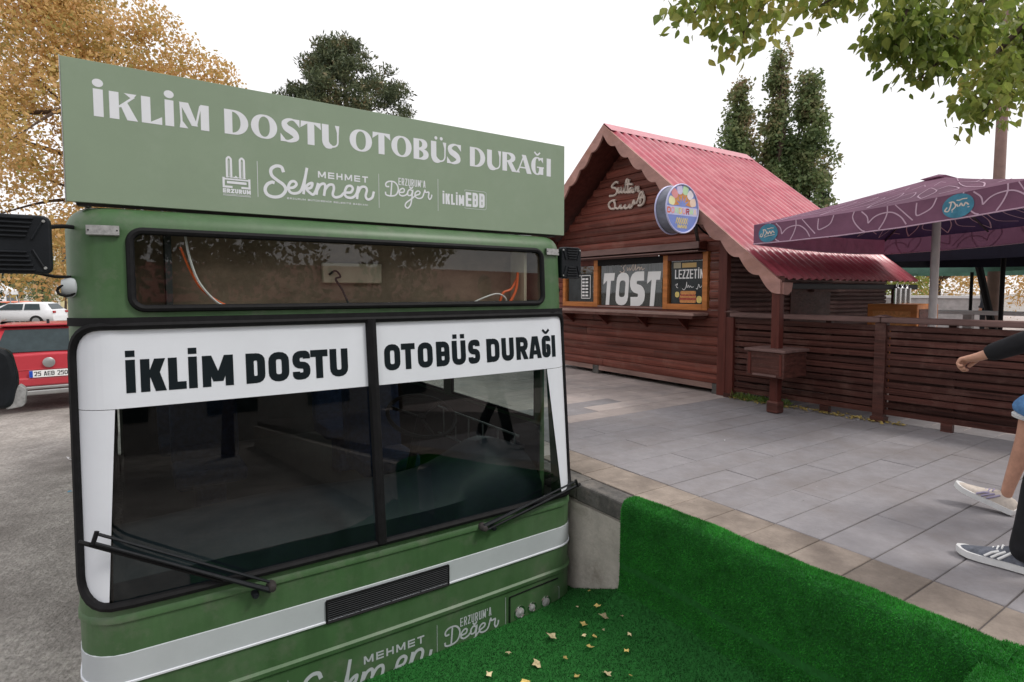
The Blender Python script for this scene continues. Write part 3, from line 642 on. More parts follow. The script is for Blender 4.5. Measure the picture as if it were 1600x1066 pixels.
for x, r in ((1.935, .036), (2.03, .028), (2.14, .034)):
    c = Vector(S(x - BX, -.035, .004)); nrm = (Vector(S(x - BX, -.035, .05)) - c).normalized(); q = Vector((0, 0, 1)).cross(nrm).normalized()
    mb = MB(); ring = [c + (q * cos(a) + Vector((0, 0, 1)) * sin(a)) * r for a in np.linspace(0, 2 * pi, 17)[:-1]]
    mb.tube(ring, .007, 6, True); lam = mb.build('headlamp', 'chrome', bus, smooth=True)
    MB().add([c + nrm * (.002 + .010 * (1 - k / 3)) + (q * cos(a) + Vector((0, 0, 1)) * sin(a)) * r * k / 3 for k in range(4) for a in np.linspace(0, 2 * pi, 17)[:-1]], [(k * 16 + i, k * 16 + (i + 1) % 16, (k + 1) * 16 + (i + 1) % 16, (k + 1) * 16 + i) for k in range(3) for i in range(16)]).build('lens', 'lampgrey', lam, smooth=True)
# corner marker lamps on the header
for x0, x1 in ((-.135, -.025), (2.225, 2.345)):
    sA, sB = x0 - BX, x1 - BX
    mb = MB(); ss = np.linspace(sA, sB, 6)
    zz = (2.172, 2.215)
    mb.grid([[S(s, zz[0], .0)] + [S(s, z, .018) for z in np.linspace(zz[0] + .003, zz[1] - .003, 3)] + [S(s, zz[1], .0)] for s in [ss[0]] + list(ss) + [ss[-1]]])
    lmp = mb.build('marker_lamp', 'lampgrey', bus, smooth=True)
    sc_ = MB()
    for s in (ss[0] + .008, ss[-1] - .008): p = S(s, sum(zz) / 2, .016); sc_.lathe([(.004, 0), (.003, -.003)], p, 8, 'y')
    sc_.build('screw', 'blackmetal', lmp)
# destination box behind its pane
dbx = MB().box((-.12, 3.16, 1.845), (2.32, 3.175, 2.24)); dbx.box((-.02, 2.97, 1.84), (2.22, 3.159, 1.852)); dbx.box((-.05, 2.99, 1.853), (-.035, 3.159, 2.24)); dbx.box((2.235, 2.99, 1.853), (2.25, 3.159, 2.24))
db = dbx.build('destination_box', 'brownboard', bus)
MB().box((.87, 3.125, 1.985), (1.20, 3.159, 2.095)).build('control_box', 'cream', db, bevel=.006)
MB().box((.14, 3.00, 1.853), (.165, 3.155, 2.235)).build('box_frame', 'dark_int', db); MB().box((2.10, 3.0, 1.853), (2.12, 3.155, 2.235)).build('box_frame', 'cream', db)
def cable(pts, m, r=.0055): MB().tube(catmull(pts, 8), r, 6).build('cable', m, db, smooth=True)
cable([(.22, 2.99, 2.19), (.235, 2.985, 2.09), (.27, 2.985, 1.98), (.34, 2.99, 1.89), (.40, 3.0, 1.865)], 'wire_white'); cable([(.20, 3.0, 2.14), (.235, 3.0, 2.04), (.28, 3.0, 1.95), (.36, 3.0, 1.885), (.42, 3.01, 1.865)], 'wire_red')
cable([(1.70, 3.0, 1.862), (1.79, 2.99, 1.90), (1.89, 2.99, 1.925), (1.95, 2.99, 1.90), (1.965, 3.0, 1.86)], 'wire_white', .005)
cable([(1.93, 3.03, 1.86), (1.96, 3.03, 1.93), (2.02, 3.03, 1.955), (2.07, 3.03, 2.03)], 'wire_red', .008); cable([(2.0, 3.02, 1.862), (2.05, 3.02, 1.95), (2.065, 3.02, 2.06)], 'wire_red', .009)
cable([(.90, 3.12, 2.03), (.93, 3.10, 2.05), (.955, 3.1, 2.02), (.93, 3.1, 2.005), (.96, 3.09, 1.95), (.99, 3.06, 1.86)], 'dark_int', .006)
# sides, rear, interior
for q in (-1, 1):
    X0 = BX + q * (FA + FR - .004); X1 = BX + q * (FA + FR - .04); a, b = min(X0, X1), max(X0, X1)
    sd_ = MB().box((a, 3.20, -.14), (b, 8.6, 1.02)); sd_.box((a, 3.20, 1.72), (b, 8.6, 2.24))
    for y0, y1 in ((3.20, 3.27), (4.55, 4.68), (5.95, 6.08), (7.35, 7.48), (8.5, 8.6)): sd_.box((a + .002, y0, 1.02), (b - .002, y1, 1.72))
    sd_.build('side_panel', 'green', bus)
    for y0, y1 in ((3.27, 4.55), (4.68, 5.95), (6.08, 7.35), (7.48, 8.5)):
        xm = (a + b) / 2; pn = MB().box((xm - .002, y0, 1.02), (xm + .002, y1, 1.72)).build('side_window', 'wsglass' if q < 0 else 'glass', bus)
        MB().tube([(xm - q * .004, y0 + .01, 1.03), (xm - q * .004, y1 - .01, 1.03), (xm - q * .004, y1 - .01, 1.71), (xm - q * .004, y0 + .01, 1.71)], .014, 6, True).build('frame', 'rubber', pn)
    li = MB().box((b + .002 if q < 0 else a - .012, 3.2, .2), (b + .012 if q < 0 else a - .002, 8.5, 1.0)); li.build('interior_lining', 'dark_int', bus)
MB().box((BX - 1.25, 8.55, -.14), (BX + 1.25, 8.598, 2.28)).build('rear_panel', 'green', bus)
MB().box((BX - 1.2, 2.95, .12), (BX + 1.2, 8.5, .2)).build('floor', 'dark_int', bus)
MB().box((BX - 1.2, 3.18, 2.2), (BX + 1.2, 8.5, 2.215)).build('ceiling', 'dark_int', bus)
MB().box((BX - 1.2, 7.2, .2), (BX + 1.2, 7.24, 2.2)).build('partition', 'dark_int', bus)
dsh = MB()
dr = []
for x in np.linspace(-.1, 2.24, 26):
    hmp = .16 * math.exp(-((x - 1.95) / .30) ** 2) + .03 * math.exp(-((x - .6) / .5) ** 2)
    dr.append([(x, 2.99, .40), (x, 2.99, .66 + hmp * .2), (x, 3.08, .74 + hmp * .6), (x, 3.24, .80 + hmp), (x, 3.36, .79 + hmp), (x, 3.42, .70), (x, 3.44, .25)])
dsh.grid(dr); dsh.build('dashboard', 'dash', bus, smooth=True)
stw = MB(); cst = Vector((1.62, 3.52, 1.10)); ax = Vector((0, -.45, .9)).normalized(); u_ = Vector((1, 0, 0)); v_ = ax.cross(u_)
stw.tube([cst + (u_ * cos(a) + v_ * sin(a)) * .23 for a in np.linspace(0, 2 * pi, 29)[:-1]], .014, 8, True)
for a in (.6, 2.5, 4.7): stw.tube([cst - ax * .02, cst + (u_ * cos(a) + v_ * sin(a)) * .23], .011, 6)
stw.tube([cst, cst - ax * .5], .03, 8); stw.build('steering_wheel', 'blackplastic', bus, smooth=True)
for x, y_ in ((1.62, 4.25), (.45, 4.7), (1.7, 5.5), (.4, 5.7)):
    mb = MB().cbox((x, y_, .62), (.46, .44, .12)); mb.cbox((x, y_ + .25, 1.0), (.46, .12, .72), Matrix.Rotation(-.12, 3, 'X')); mb.cbox((x, y_, .38), (.2, .2, .36)); mb.build('passenger_seat', 'seat', bus, bevel=.03)
hr = MB()
hr.tube([(2.23, 3.25, .93), (2.23, 4.5, .93)], .008, 6)
for y_ in np.linspace(3.3, 4.4, 6): hr.tube([(2.23, y_, .93), (2.23, y_, .70)], .006, 6)
hr.tube([(2.23, 3.25, .70), (2.23, 4.5, .70)], .008, 6); hr.build('hand_rail', 'silver', bus)
# wipers
def wiper(piv, tip, park):
    d = (tip[0] - piv[0], tip[1] - piv[1]); ln = math.hypot(*d); nx, nz_ = -d[1] / ln, d[0] / ln
    at = lambda t, o_, h: (piv[0] + d[0] * t + nx * o_, yfront(piv[1] + d[1] * t + nz_ * o_) + .012 - h, piv[1] + d[1] * t + nz_ * o_)
    mb = MB().tube([at(t, .012, .045) for t in np.linspace(0, .97, 8)], [.013, .012, .009, .008, .007, .006, .006, .005], 6)
    wp = mb.build('wiper', 'blackplastic', bus, smooth=True)
    MB().tube([at(t, -.020, .040) for t in np.linspace(.03, .97, 8)], .0065, 6).build('parallel_rod', 'blackplastic', wp, smooth=True)
    MB().tube([at(.97, .02, .045), at(.985, -.03, .043)], .009, 6).build('end_bracket', 'blackmetal', wp)
    MB().tube([at(t, .030 * park, .026) for t in np.linspace(.28, 1.03, 10)], .009, 6).build('blade', 'rubber', wp, smooth=True)
    c = S(piv[0] - BX, piv[1], 0); MB().lathe([(.024, .0), (.022, -.03), (.014, -.055), (.0, -.058)], c, 12, 'y').build('pivot', 'bracket', wp, smooth=True)
    c = S(piv[0] - .07 * (1 if d[0] > 0 else -1) * -1 - BX, piv[1] - .02, 0); MB().lathe([(.017, .0), (.016, -.03), (.010, -.045)], c, 10, 'y').build('second_pivot', 'blackplastic', wp, smooth=True)
wiper((.508, .562), (-.165, .955), 1); wiper((1.66, .575), (2.375, .712), -1)
# mirrors
def mirror(cx, cz, wd, hg, y_, side, name='mirror'):
    mb = MB(); rr = .03
    P = fillet([(cx - wd / 2, cz - hg / 2), (cx + wd / 2, cz - hg / 2), (cx + wd / 2, cz + hg / 2), (cx - wd / 2, cz + hg / 2)], rr, True)
    mb.prism(P, y_, y_ + .05, 'y'); m_ = mb.build(name, 'blackplastic', bus, bevel=.008)
    for k in range(5):
        for h in (-1, 1):
            z = cz + h * (.03 + .017 * k); w2 = wd * (.26 + .03 * k); MB().cbox((cx + wd * .02, y_ - .004, z), (w2 * 1.5, .010, .007)).build('back_rib', 'blackplastic', m_, bevel=.002)
    for a in (-1, 1):
        for b in (-1, 1): MB().tube([(cx + a * wd * .28, y_ - .003, cz + b * .02), (cx + a * wd * .40, y_ - .003, cz + b * hg * .38)], .004, 5).build('back_rib', 'blackplastic', m_)
    sw = MB()
    for a, b in ((-1, -1), (1, -1), (1, 1), (-1, 1)): sw.lathe([(.006, 0), (.005, -.005)], (cx + a * wd * .42, y_, cz + b * hg * .40), 8, 'y')
    sw.build('screw', 'lampgrey', m_)
    MB().box((cx - wd * .44, y_ + .051, cz - hg * .44), (cx + wd * .44, y_ + .055, cz + hg * .44)).build('mirror_glass', 'chrome', m_)
    return m_
ml = mirror(-.375, 2.12, .26, .225, 2.86, -1); mr_ = mirror(2.475, 2.13, .17, .21, 2.98, 1)
am = MB().tube(catmull([(-.14, 3.08, 2.205), (-.22, 2.98, 2.205), (-.30, 2.93, 2.18), (-.40, 2.92, 2.12), (-.47, 2.93, 1.95), (-.47, 2.92, 1.7)], 5), .009, 7); am.tube([(-.17, 3.08, 2.0), (-.25, 2.97, 2.0), (-.33, 2.93, 2.02)], .007, 6); am.build('mirror_arm', 'blackmetal', bus, smooth=True)
am = MB().tube(catmull([(2.26, 3.1, 2.2), (2.40, 3.05, 2.19), (2.47, 3.04, 2.12)], 5), .009, 7); am.tube([(2.30, 3.1, 2.02), (2.38, 3.06, 2.04)], .007, 6); am.build('mirror_arm', 'blackmetal', bus, smooth=True)
lm = MB().prism(fillet([(-.60, 1.505), (-.385, 1.49), (-.365, 1.60), (-.385, 1.715), (-.44, 1.732), (-.60, 1.735)], .035, True), 2.86, 2.93, 'y'); lo = lm.build('lower_mirror', 'blackplastic', bus, bevel=.015); lo['label'] = 'black lower wide angle mirror housing'
MB().prism(fillet([(-.41, 1.487), (-.352, 1.495), (-.343, 1.56), (-.365, 1.585), (-.377, 1.55)], .012, True), 2.872, 2.915, 'y').build('indicator_lens', 'lampgrey', lo, bevel=.004)
for x, y_, z, q in ((-.215, 3.03, 1.955, -1), (2.355, 3.03, 1.96, 1)):
    mb = MB().lathe([(.0, -.03), (.032, -.028), (.042, -.01), (.042, .02), (.03, .03)], (x - q * .01, y_, z), 16, 'x'); cm = mb.build('side_repeater', 'white_paint', bus, smooth=True)
    MB().tube([(x + .03 * cos(a), y_ - .03, z - .012 + .022 * sin(a)) for a in np.linspace(0, 2 * pi, 13)[:-1]], .006, 6, True).build('ring', 'rubber', cm)
    MB().box((x - q * .05 - .01, y_ - .01, z - .07), (x - q * .05 + .01, y_ + .06, z + .05)).build('mount', 'rubber', cm)

# logo group, as on the sign (sign coordinates), reused on the bus apron at another size
SEK = [[(.617,2.498),(.609,2.517),(.586,2.519),(.564,2.502),(.566,2.475),(.589,2.455),(.617,2.436),(.626,2.412),(.606,2.385),(.573,2.376),(.545,2.385),(.536,2.408),(.546,2.431),(.565,2.443),(.574,2.442)],
 [(.631,2.423),(.660,2.428),(.675,2.444),(.666,2.457),(.649,2.452),(.638,2.428),(.645,2.406),(.667,2.401),(.694,2.416),(.713,2.471),(.724,2.523)],
 [(.724,2.523),(.713,2.461),(.707,2.405)], [(.708,2.425),(.730,2.450),(.748,2.457),(.742,2.436),(.722,2.426),(.737,2.410),(.752,2.404),(.765,2.425),(.775,2.457)],
 [(.775,2.457),(.767,2.408)], [(.770,2.426),(.786,2.453),(.804,2.460),(.809,2.445),(.803,2.406)],
 [(.806,2.429),(.825,2.455),(.846,2.459),(.851,2.442),(.845,2.412),(.858,2.400),(.884,2.408),(.903,2.426),(.933,2.431),(.945,2.451),(.934,2.463),(.915,2.456),(.904,2.428),(.911,2.408),(.938,2.405),(.961,2.423),(.973,2.462)],
 [(.973,2.462),(.966,2.405)], [(.969,2.429),(.986,2.460),(1.008,2.465),(1.017,2.450),(1.010,2.420),(1.021,2.404),(1.044,2.415),(1.053,2.443)]]
DEG = [[(1.135,2.480),(1.121,2.480),(1.119,2.495),(1.137,2.507),(1.165,2.506),(1.183,2.488),(1.185,2.463),(1.171,2.440),(1.143,2.433),(1.120,2.437),(1.116,2.450)], [(1.151,2.502),(1.145,2.437)],
 [(1.192,2.456),(1.215,2.459),(1.220,2.473),(1.209,2.478),(1.194,2.466),(1.192,2.448),(1.206,2.439),(1.227,2.445),(1.241,2.459)],
 [(1.265,2.470),(1.251,2.476),(1.239,2.463),(1.241,2.446),(1.258,2.448),(1.268,2.473),(1.263,2.439),(1.255,2.399),(1.238,2.378),(1.224,2.388),(1.231,2.406),(1.260,2.428),(1.284,2.448),(1.304,2.456),(1.309,2.468),(1.297,2.473),(1.282,2.461),(1.282,2.443),(1.299,2.434),(1.323,2.443),(1.338,2.482)],
 [(1.338,2.482),(1.343,2.470),(1.361,2.472),(1.358,2.448),(1.365,2.435),(1.375,2.445),(1.378,2.459)], [(1.250,2.490),(1.258,2.482),(1.267,2.490)]]
def logos(fn, parent, material, crest=True):
    ink = Ink()
    for p in SEK: ink.ribbon(catmull(p, 6), .0145 if p is SEK[0] else .0125, cap=.004)
    ink.build('script_logo', material, fn, parent)
    ink = Ink(); sansline(ink, 'MEHMET', .776, 1.024, 2.487, 2.518, .0068, .35); ink.build('name_lettering', material, fn, parent)
    ink = Ink()
    for p in DEG: ink.ribbon(catmull(p, 6), .0075, cap=.002)
    ink.build('script_logo', material, fn, parent)
    ink = Ink(); sansline(ink, "ERZURUM'A", 1.188, 1.342, 2.494, 2.531, .0045, .32, .006); ink.build('name_lettering', material, fn, parent)
    ink = Ink()
    for x, a, b in ((.505, 2.37, 2.531), (1.081, 2.367, 2.539), (1.416, 2.377, 2.549)): ink.rect(x - .001, a, x + .001, b)
    ink.build('divider_line', material, fn, parent)
    ink = Ink(); u = (1.722 - 1.442) / 23
    sansline(ink, 'İKLİM', 1.444, 1.578, 2.418, 2.476, .011, .25, .012); sansline(ink, 'EBB', 1.588, 1.712, 2.416, 2.496, .015, .22, .016)
    ink.ribbon(fillet([(1.582, 2.498), (1.582, 2.507), (1.722, 2.507), (1.722, 2.406), (1.582, 2.406), (1.582, 2.414)], .012), .0016)
    ink.build('name_lettering', material, fn, parent)
    ink = Ink(); sansline(ink, 'ERZURUM BÜYÜKŞEHİR BELEDİYE BAŞKANI'.replace('Y', 'T'), .632, 1.022, 2.372, 2.380, .0018, .35, .002); ink.build('small_lettering', material, fn, parent)
    if crest:
        ink = Ink()
        for x in (.388, .441):
            ink.ribbon(fillet([(x - .0085, 2.444), (x - .0085, 2.527), (x, 2.536), (x + .0085, 2.527), (x + .0085, 2.444)], .004), .0085)
            ink.ribbon([(x, 2.452), (x, 2.52)], .002)
        ink.ribbon([(.362, 2.438), (.474, 2.438)], .007); ink.ribbon([(.365, 2.445), (.365, 2.404), (.400, 2.404)], .009); ink.ribbon([(.470, 2.445), (.470, 2.404), (.436, 2.404)], .009); ink.ribbon([(.378, 2.424), (.458, 2.424)], .011)
        ink.poly([(.405, 2.444), (.425, 2.444), (.415, 2.456)]); ink.rect(.375, 2.446, .455, 2.449)
        sansline(ink, 'ERZURUM', .361, .475, 2.377, 2.396, .0055, .16, .004); ink.rect(.361, 2.3655, .475, 2.3675); ink.rect(.362, 2.3705, .474, 2.372)
        ink.build('crest_logo', material, fn, parent)
logos(lambda x, z, l: S(.948 + (x - .776) * 1.38 - BX, .004 + (z - 2.486) * 1.38, .0015 + l), bus, 'white_paint')

# ------------------------------------------------------------------ sign board on the roof
sg = root('sign_board', (1.11, 3.0, 2.312), 'long sage green sign board with white lettering mounted on the bus roof', 'sign')
SX, SB, SY = 1.056, 2.312, 3.0                   # the board: width factor of the lettering layout, bottom edge, front plane
x0_, x1_, zt_ = -.202, 2.425, SB + .585
MB().box((x0_, SY, SB), (x1_, SY + .022, zt_)).build('panel', 'sage', sg, bevel=.0015)
ed = MB().box((x0_ - .0035, SY - .002, SB - .002), (x0_ - .0002, SY + .04, zt_ + .003)); ed.box((x0_ - .0035, SY + .0225, zt_ + .0002), (x1_ + .003, SY + .042, zt_ + .003)); ed.build('edge_trim', 'alu', sg)
fr = MB()
for z in (SB + .05, SB + .28, SB + .53): fr.box((x0_ + .02, SY + .0225, z - .015), (x1_ - .02, SY + .05, z + .015))
for x in (-.15, .6, 1.4, 2.35): fr.box((x - .018, SY + .051, 2.301), (x + .018, SY + .08, SB + .55)); fr.tube([(x, SY + .08, SB + .42), (x, SY + .5, 2.305)], .014, 6)
fr.build('support_frame', 'bracket', sg)
MB().box((x0_ + .03, SY + .03, 2.301), (x1_ - .05, SY + .045, SB + .03)).build('mounting_rail', 'bracket', sg)
sgmap = lambda x, z, l: (x * SX, SY - .0006 - l, SB + (z - 2.292) * SX)
TL = [('İ',-.091,-.060),('K',-.040,.055),('L',.068,.140),('İ',.152,.182),('M',.203,.315),('D',.375,.472),('O',.483,.595),('S',.609,.695),('T',.701,.793),('U',.799,.883),('O',.933,1.048),('T',1.052,1.144),('O',1.151,1.264),('B',1.275,1.362),('Ü',1.376,1.468),('S',1.472,1.559),('D',1.616,1.716),('U',1.729,1.824),('R',1.833,1.932),('A',1.932,2.043),('Ğ',2.039,2.130),('I',2.150,2.194)]
for i0, i1 in ((0, 5), (5, 10), (10, 16), (16, 22)):
  ink = Ink()
  for c, a, b in TL[i0:i1]:
    didone(ink, c, a, b, 2.634 + .012 * (a / 2.2), 2.741 + .012 * (a / 2.2))
  ink.build('title_word', 'signwhite', sgmap, sg)
logos(sgmap, sg, 'signwhite')

# ------------------------------------------------------------------ the wooden kiosk
KX, KY0, KY1 = 6.05, 4.36, 7.72                  # facade plane, right and left corner
RY, RZ, EZ, EY = 6.04, 4.244, 2.062, 3.391       # ridge and eave
RX0, RX1 = 5.60, 8.86
SL = (RZ - EZ) / (RY - EY)
kiosk = root('wooden_kiosk', (KX + 1.3, RY, PZ), 'red brown wooden kiosk with steep red corrugated roof selling toast', 'kiosk')
pm = {}
def plank(parent, name, m, axis, length, hgt, loc, tilt=0):
    """half-log board, unit length along Y or X, outer face towards -X or -Y"""
    key = (name, m, axis, round(hgt, 4))
    if key not in pm:
        mb = MB(); pr = [(0, -hgt / 2), (-.012, -hgt / 2 + .003), (-.022, -hgt * .22), (-.024, hgt * .1), (-.018, hgt * .36), (-.006, hgt / 2 - .004), (0, hgt / 2 - .004)]
        if axis == 'y': mb.prism(pr, -.5, .5, 'y')
        else: mb.prism(pr, -.5, .5, 'x')
        pm[key] = mb.mesh(name, m)
    o = newobj(name, pm[key]); par(o, parent); o.location = loc
    o.scale = (1, length, 1) if axis == 'y' else (length, 1, 1); o.rotation_euler = (0, tilt, 0) if axis == 'y' else (-tilt, 0, 0)
    return o
# the window band
WY0, WY1, WZ0, WZ1 = 4.60, 7.46, 1.70, 2.42
z = PZ + .13; P_ = .118
while z < 4.15:
    zc = z + P_ / 2
    half = (RZ - .16 - (zc + P_ / 2)) / SL if zc > 2.3 else 9
    y0, y1 = max(KY0 + .075, RY - half), min(KY1, RY + half)
    if y1 - y0 > .12:
        segs = [(y0, y1)]
        if WZ0 - .02 < zc < WZ1 + .03: segs = [(y0, WY0 - .03), (WY1 + .03, y1)]
        elif zc < WZ0: c = random.uniform(y0 + 1, y1 - .6); segs = [(y0, c - .002), (c + .002, y1)]
        for a, b in segs:
            if b - a > .03: plank(kiosk, 'plank', 'plank', 'y', b - a, P_, (KX + random.uniform(-.003, .003), (a + b) / 2, zc), random.uniform(-.02, .02))
    z += P_
bk = MB()
bk.prism([(KY0 + .02, PZ + .13), (KY1, PZ + .13), (KY1, WZ0 - .05), (KY0 + .02, WZ0 - .05)], KX + .004, KX + .04, 'x')
bk.prism([(KY0 + .02, WZ1 + .05), (KY1, WZ1 + .05), (KY1, RZ - .18 - (KY1 - RY) * SL), (RY, RZ - .18), (KY0 + .02, RZ - .18 - (RY - KY0) * SL)], KX + .004, KX + .04, 'x')
bk.box((KX + .004, KY0 + .02, WZ0 - .05), (KX + .04, WY0 - .03, WZ1 + .05)); bk.box((KX + .004, WY1 + .03, WZ0 - .05), (KX + .04, KY1, WZ1 + .05))
bk.build('wall_core', 'postwood', kiosk)
body = MB().box((KX + .05, KY1 - .04, PZ + .1), (RX1 - .2, KY1, 2.3)); body.box((RX1 - .24, KY0, PZ + .1), (RX1 - .2, KY1, 2.3))
body.prism([(KY0, 2.3), (KY1, 2.3), (KY1, RZ - .2 - (KY1 - RY) * SL), (RY, RZ - .2), (KY0, RZ - .2 - (RY - KY0) * SL)], RX1 - .24, RX1 - .2, 'x'); body.build('rear_wall', 'plank', kiosk)
MB().box((KX + .05, KY0 + .05, PZ + .08), (RX1 - .25, KY1 - .05, PZ + .13)).build('floor', 'postwood', kiosk)
MB().box((KX + 1.0, KY0 + .06, PZ + .13), (KX + 1.03, KY1 - .05, 2.5)).build('inner_partition', 'poster', kiosk)
for y_ in (4.38, 6.6, 7.6): MB().box((KX - .02, y_, PZ - .001), (KX + .1, y_ + .13, PZ + .13)).build('footing', 'kerb', kiosk)
MB().box((KX - .012, KY0 + .08, PZ + .06), (KX + .03, KY1, PZ + .128)).build('sill_beam', 'counter', kiosk)
MB().box((KX - .045, KY0 - .05, PZ), (KX + .04, KY0 + .07, 2.78)).build('corner_post', 'postwood', kiosk, bevel=.008)
MB().box((KX - .04, KY1 - .03, PZ), (KX + .04, KY1 + .07, 2.78)).build('corner_post', 'postwood', kiosk, bevel=.008)
# notched log ends beside the corner post
for k in range(7): MB().box((KX - .03, KY0 + .085, 1.70 + .118 * k), (KX - .022, KY0 + .185, 1.712 + .118 * k)).build('log_edge', 'caprail', kiosk)
# side wall
z = 1.25; k = 0
while z < 2.46:
    zc = z + .031
    ln_ = 2.55 if zc > 2.1 else 4.1
    plank(kiosk, 'side_slat', 'slatx', 'x', ln_, .060, (KX + .05 + ln_ / 2, KY0 - .002, zc), random.uniform(-.02, .02)); z += .062
MB().box((KX + .04, KY0 + .004, PZ + .1), (RX1 - .25, KY0 + .03, 2.75)).box((RX1 - .249, KY0 + .004, PZ), (10.2, KY0 + 1.2, 2.1)).build('side_core', 'slatx', kiosk)
dk = MB().box((7.42, KY0 - .034, 1.30), (8.45, KY0 - .026, 2.06)); dk.build('side_shutter', 'slat', kiosk); MB().box((7.9, KY0 - .09, 1.93), (8.75, KY0 - .036, 1.985)).build('shutter_box', 'caprail', kiosk, bevel=.01)
# roof: corrugated sheets
def sheet(sgn):
    mb = MB(); per = .150; nx = int((RX1 - RX0) / per * 8); xs_ = np.linspace(RX0, RX1, nx)
    def prof(x): p = (x / per) % 1; return .026 * (np.clip(1.6 * cos(2 * pi * p), -1, 1) * .5 + .5)
    ny = 5; nrm = Vector((0, sgn * SL, 1)).normalized()
    rows = []
    for i in range(ny + 1):
        t = i / ny; y_ = RY + sgn * (RY - EY) * t; zz = RZ - (RY - EY) * SL * t
        rows.append([tuple(Vector((x, y_, zz)) + nrm * prof(x)) for x in xs_])
    mb.grid(rows); o = mb.build('roof_sheet', 'roof', kiosk, smooth=True); so = o.modifiers.new('thickness', 'SOLIDIFY'); so.thickness = .004; so.offset = -1
    dk = MB(); n2 = nrm * -.03
    dk.add([tuple(Vector((x, RY + sgn * (RY - EY) * t, RZ - (RY - EY) * SL * t)) - nrm * d) for d in (.012, .032) for x in (RX0 + .03, RX1 - .03) for t in (.0, .985)], [(0, 1, 3, 2), (4, 6, 7, 5), (0, 2, 6, 4), (1, 5, 7, 3), (0, 4, 5, 1), (2, 3, 7, 6)])
    dk.build('roof_deck', 'postwood', kiosk)
sheet(-1); sheet(1)
rc = MB()
for sgn in (-1, 1):
    rows = []
    for x in np.linspace(RX0 - .02, RX1 + .02, 12): rows.append([(x, RY + sgn * d, RZ + .034 - d * SL) for d in (.0, .06, .155)])
    rc.grid(rows)
o = rc.build('ridge_cap', 'ridge', kiosk); so = o.modifiers.new('thickness', 'SOLIDIFY'); so.thickness = .004
# scalloped barge boards
def barge(sgn):
    nb = 11; N_ = nb * 8; top_, bot = [], []
    for i in range(N_ + 1):
        t = i / N_; d = (RY - EY + .03) * t; y_ = RY + sgn * d; zz = RZ - d * SL
        sc_ = .075 + .045 * abs(sin(pi * nb * t)); top_.append((y_, zz + .012)); bot.append((y_, zz - sc_ * 1.38 - .02))
    mb = MB(); n = N_ + 1
    for x in (RX0 - .035, RX0 - .005): mb.v += [(x, a, b) for a, b in top_] + [(x, a, b) for a, b in bot]
    q = lambda k, i: k * n + i
    for i in range(N_):
        mb.f += [(q(0, i), q(0, i + 1), q(1, i + 1), q(1, i)), (q(2, i), q(3, i), q(3, i + 1), q(2, i + 1)), (q(0, i), q(2, i), q(2, i + 1), q(0, i + 1)), (q(1, i), q(1, i + 1), q(3, i + 1), q(3, i))]
    mb.f += [(q(0, N_), q(2, N_), q(3, N_), q(1, N_)), (q(0, 0), q(1, 0), q(3, 0), q(2, 0))]; mb.mi = [0] * len(mb.f)
    return mb.build('barge_board', 'barge', kiosk)
barge(-1); barge(1)
MB().box((RX0 + .0, EY - .03, EZ - .10), (RX1 - .05, EY + .0, EZ - .035)).build('gutter', 'blackplastic', kiosk, bevel=.01)
ec = MB().prism([(EY - .03, EZ - .04), (EY + .12, EZ + .06), (EY + .12, EZ - .10), (EY + .05, EZ - .17), (EY - .03, EZ - .15)], RX0 - .003, RX0 + .015, 'x'); ec.prism([(RX0 - .003, EZ - .03), (RX0 + .17, EZ - .03), (RX0 + .15, EZ - .12), (RX0 + .08, EZ - .16), (RX0 - .003, EZ - .15)], EY - .048, EY - .032, 'y'); ec.build('eave_corner', 'barge', kiosk)
# porch post with its box
MB().box((5.585, 3.375, PZ), (5.675, 3.465, 2.10)).build('porch_post', 'postwood', kiosk, bevel=.008); MB().box((5.565, 3.355, PZ), (5.695, 3.485, PZ + .13)).build('post_shoe', 'slat', kiosk, bevel=.02)
pb = root('post_box', (5.5, 3.4, 1.05), 'dark red wooden box fixed halfway up the kiosk porch post', 'box')
MB().box((5.44, 3.225, 1.055), (5.86, 3.64, 1.315)).build('casing', 'slat', pb, bevel=.006); MB().box((5.42, 3.205, 1.3165), (5.88, 3.66, 1.345)).build('lid', 'caprail', pb, bevel=.006)
for a, b in ((3.245, 3.27), (3.59, 3.62)): MB().box((5.432, a, 1.08), (5.4395, b, 1.30)).build('batten', 'postwood', pb)
MB().box((5.428, 3.3, 1.065), (5.4395, 3.56, 1.085)).build('batten', 'caprail', pb)
# windows
fw_ = MB()
def wbox(name, y0, y1, z0, z1, m='orangewood', x0=KX - .035, x1=KX + .05): return MB().box((x0, y0, z0), (x1, y1, z1)).build(name, m, kiosk, bevel=.005)
wbox('window_mullion', 4.60, 4.675, 1.70, 2.44); wbox('window_mullion', 5.24, 5.32, 1.70, 2.42); wbox('window_mullion', 6.62, 6.71, 1.70, 2.42); wbox('window_mullion', 7.40, 7.47, 1.70, 2.42)
wbox('window_rail', 4.676, 5.239, 1.70, 1.775); wbox('window_rail', 6.711, 7.399, 1.70, 1.775); wbox('window_rail', 5.321, 6.619, 1.70, 1.722, 'counter')
wbox('window_rail', 4.676, 5.239, 2.345, 2.42, 'postwood'); wbox('window_rail', 5.321, 6.619, 2.33, 2.42, 'blackmetal'); wbox('window_rail', 6.711, 7.399, 2.34, 2.42, 'postwood')
panes = []
for a, b in ((4.676, 5.239), (5.321, 6.619), (6.711, 7.399)): panes.append(MB().box((KX + .008, a, 1.775 if b < 5.3 or a > 6.7 else 1.722), (KX + .012, b, 2.345 if b < 5.3 else 2.335)).build('window_pane', 'glass', kiosk))
fmap = lambda y, z, l: (KX + .0065 - l, y, z)
def fm(xo): return lambda y, z, l: (KX + xo - l, y, z)
def bd(p, name, y0, y1, z0, z1, m, xo=.0074):
    i = Ink(); i.rect(y0, z0, y1, z1); return i.build(name, m, fm(xo), p)
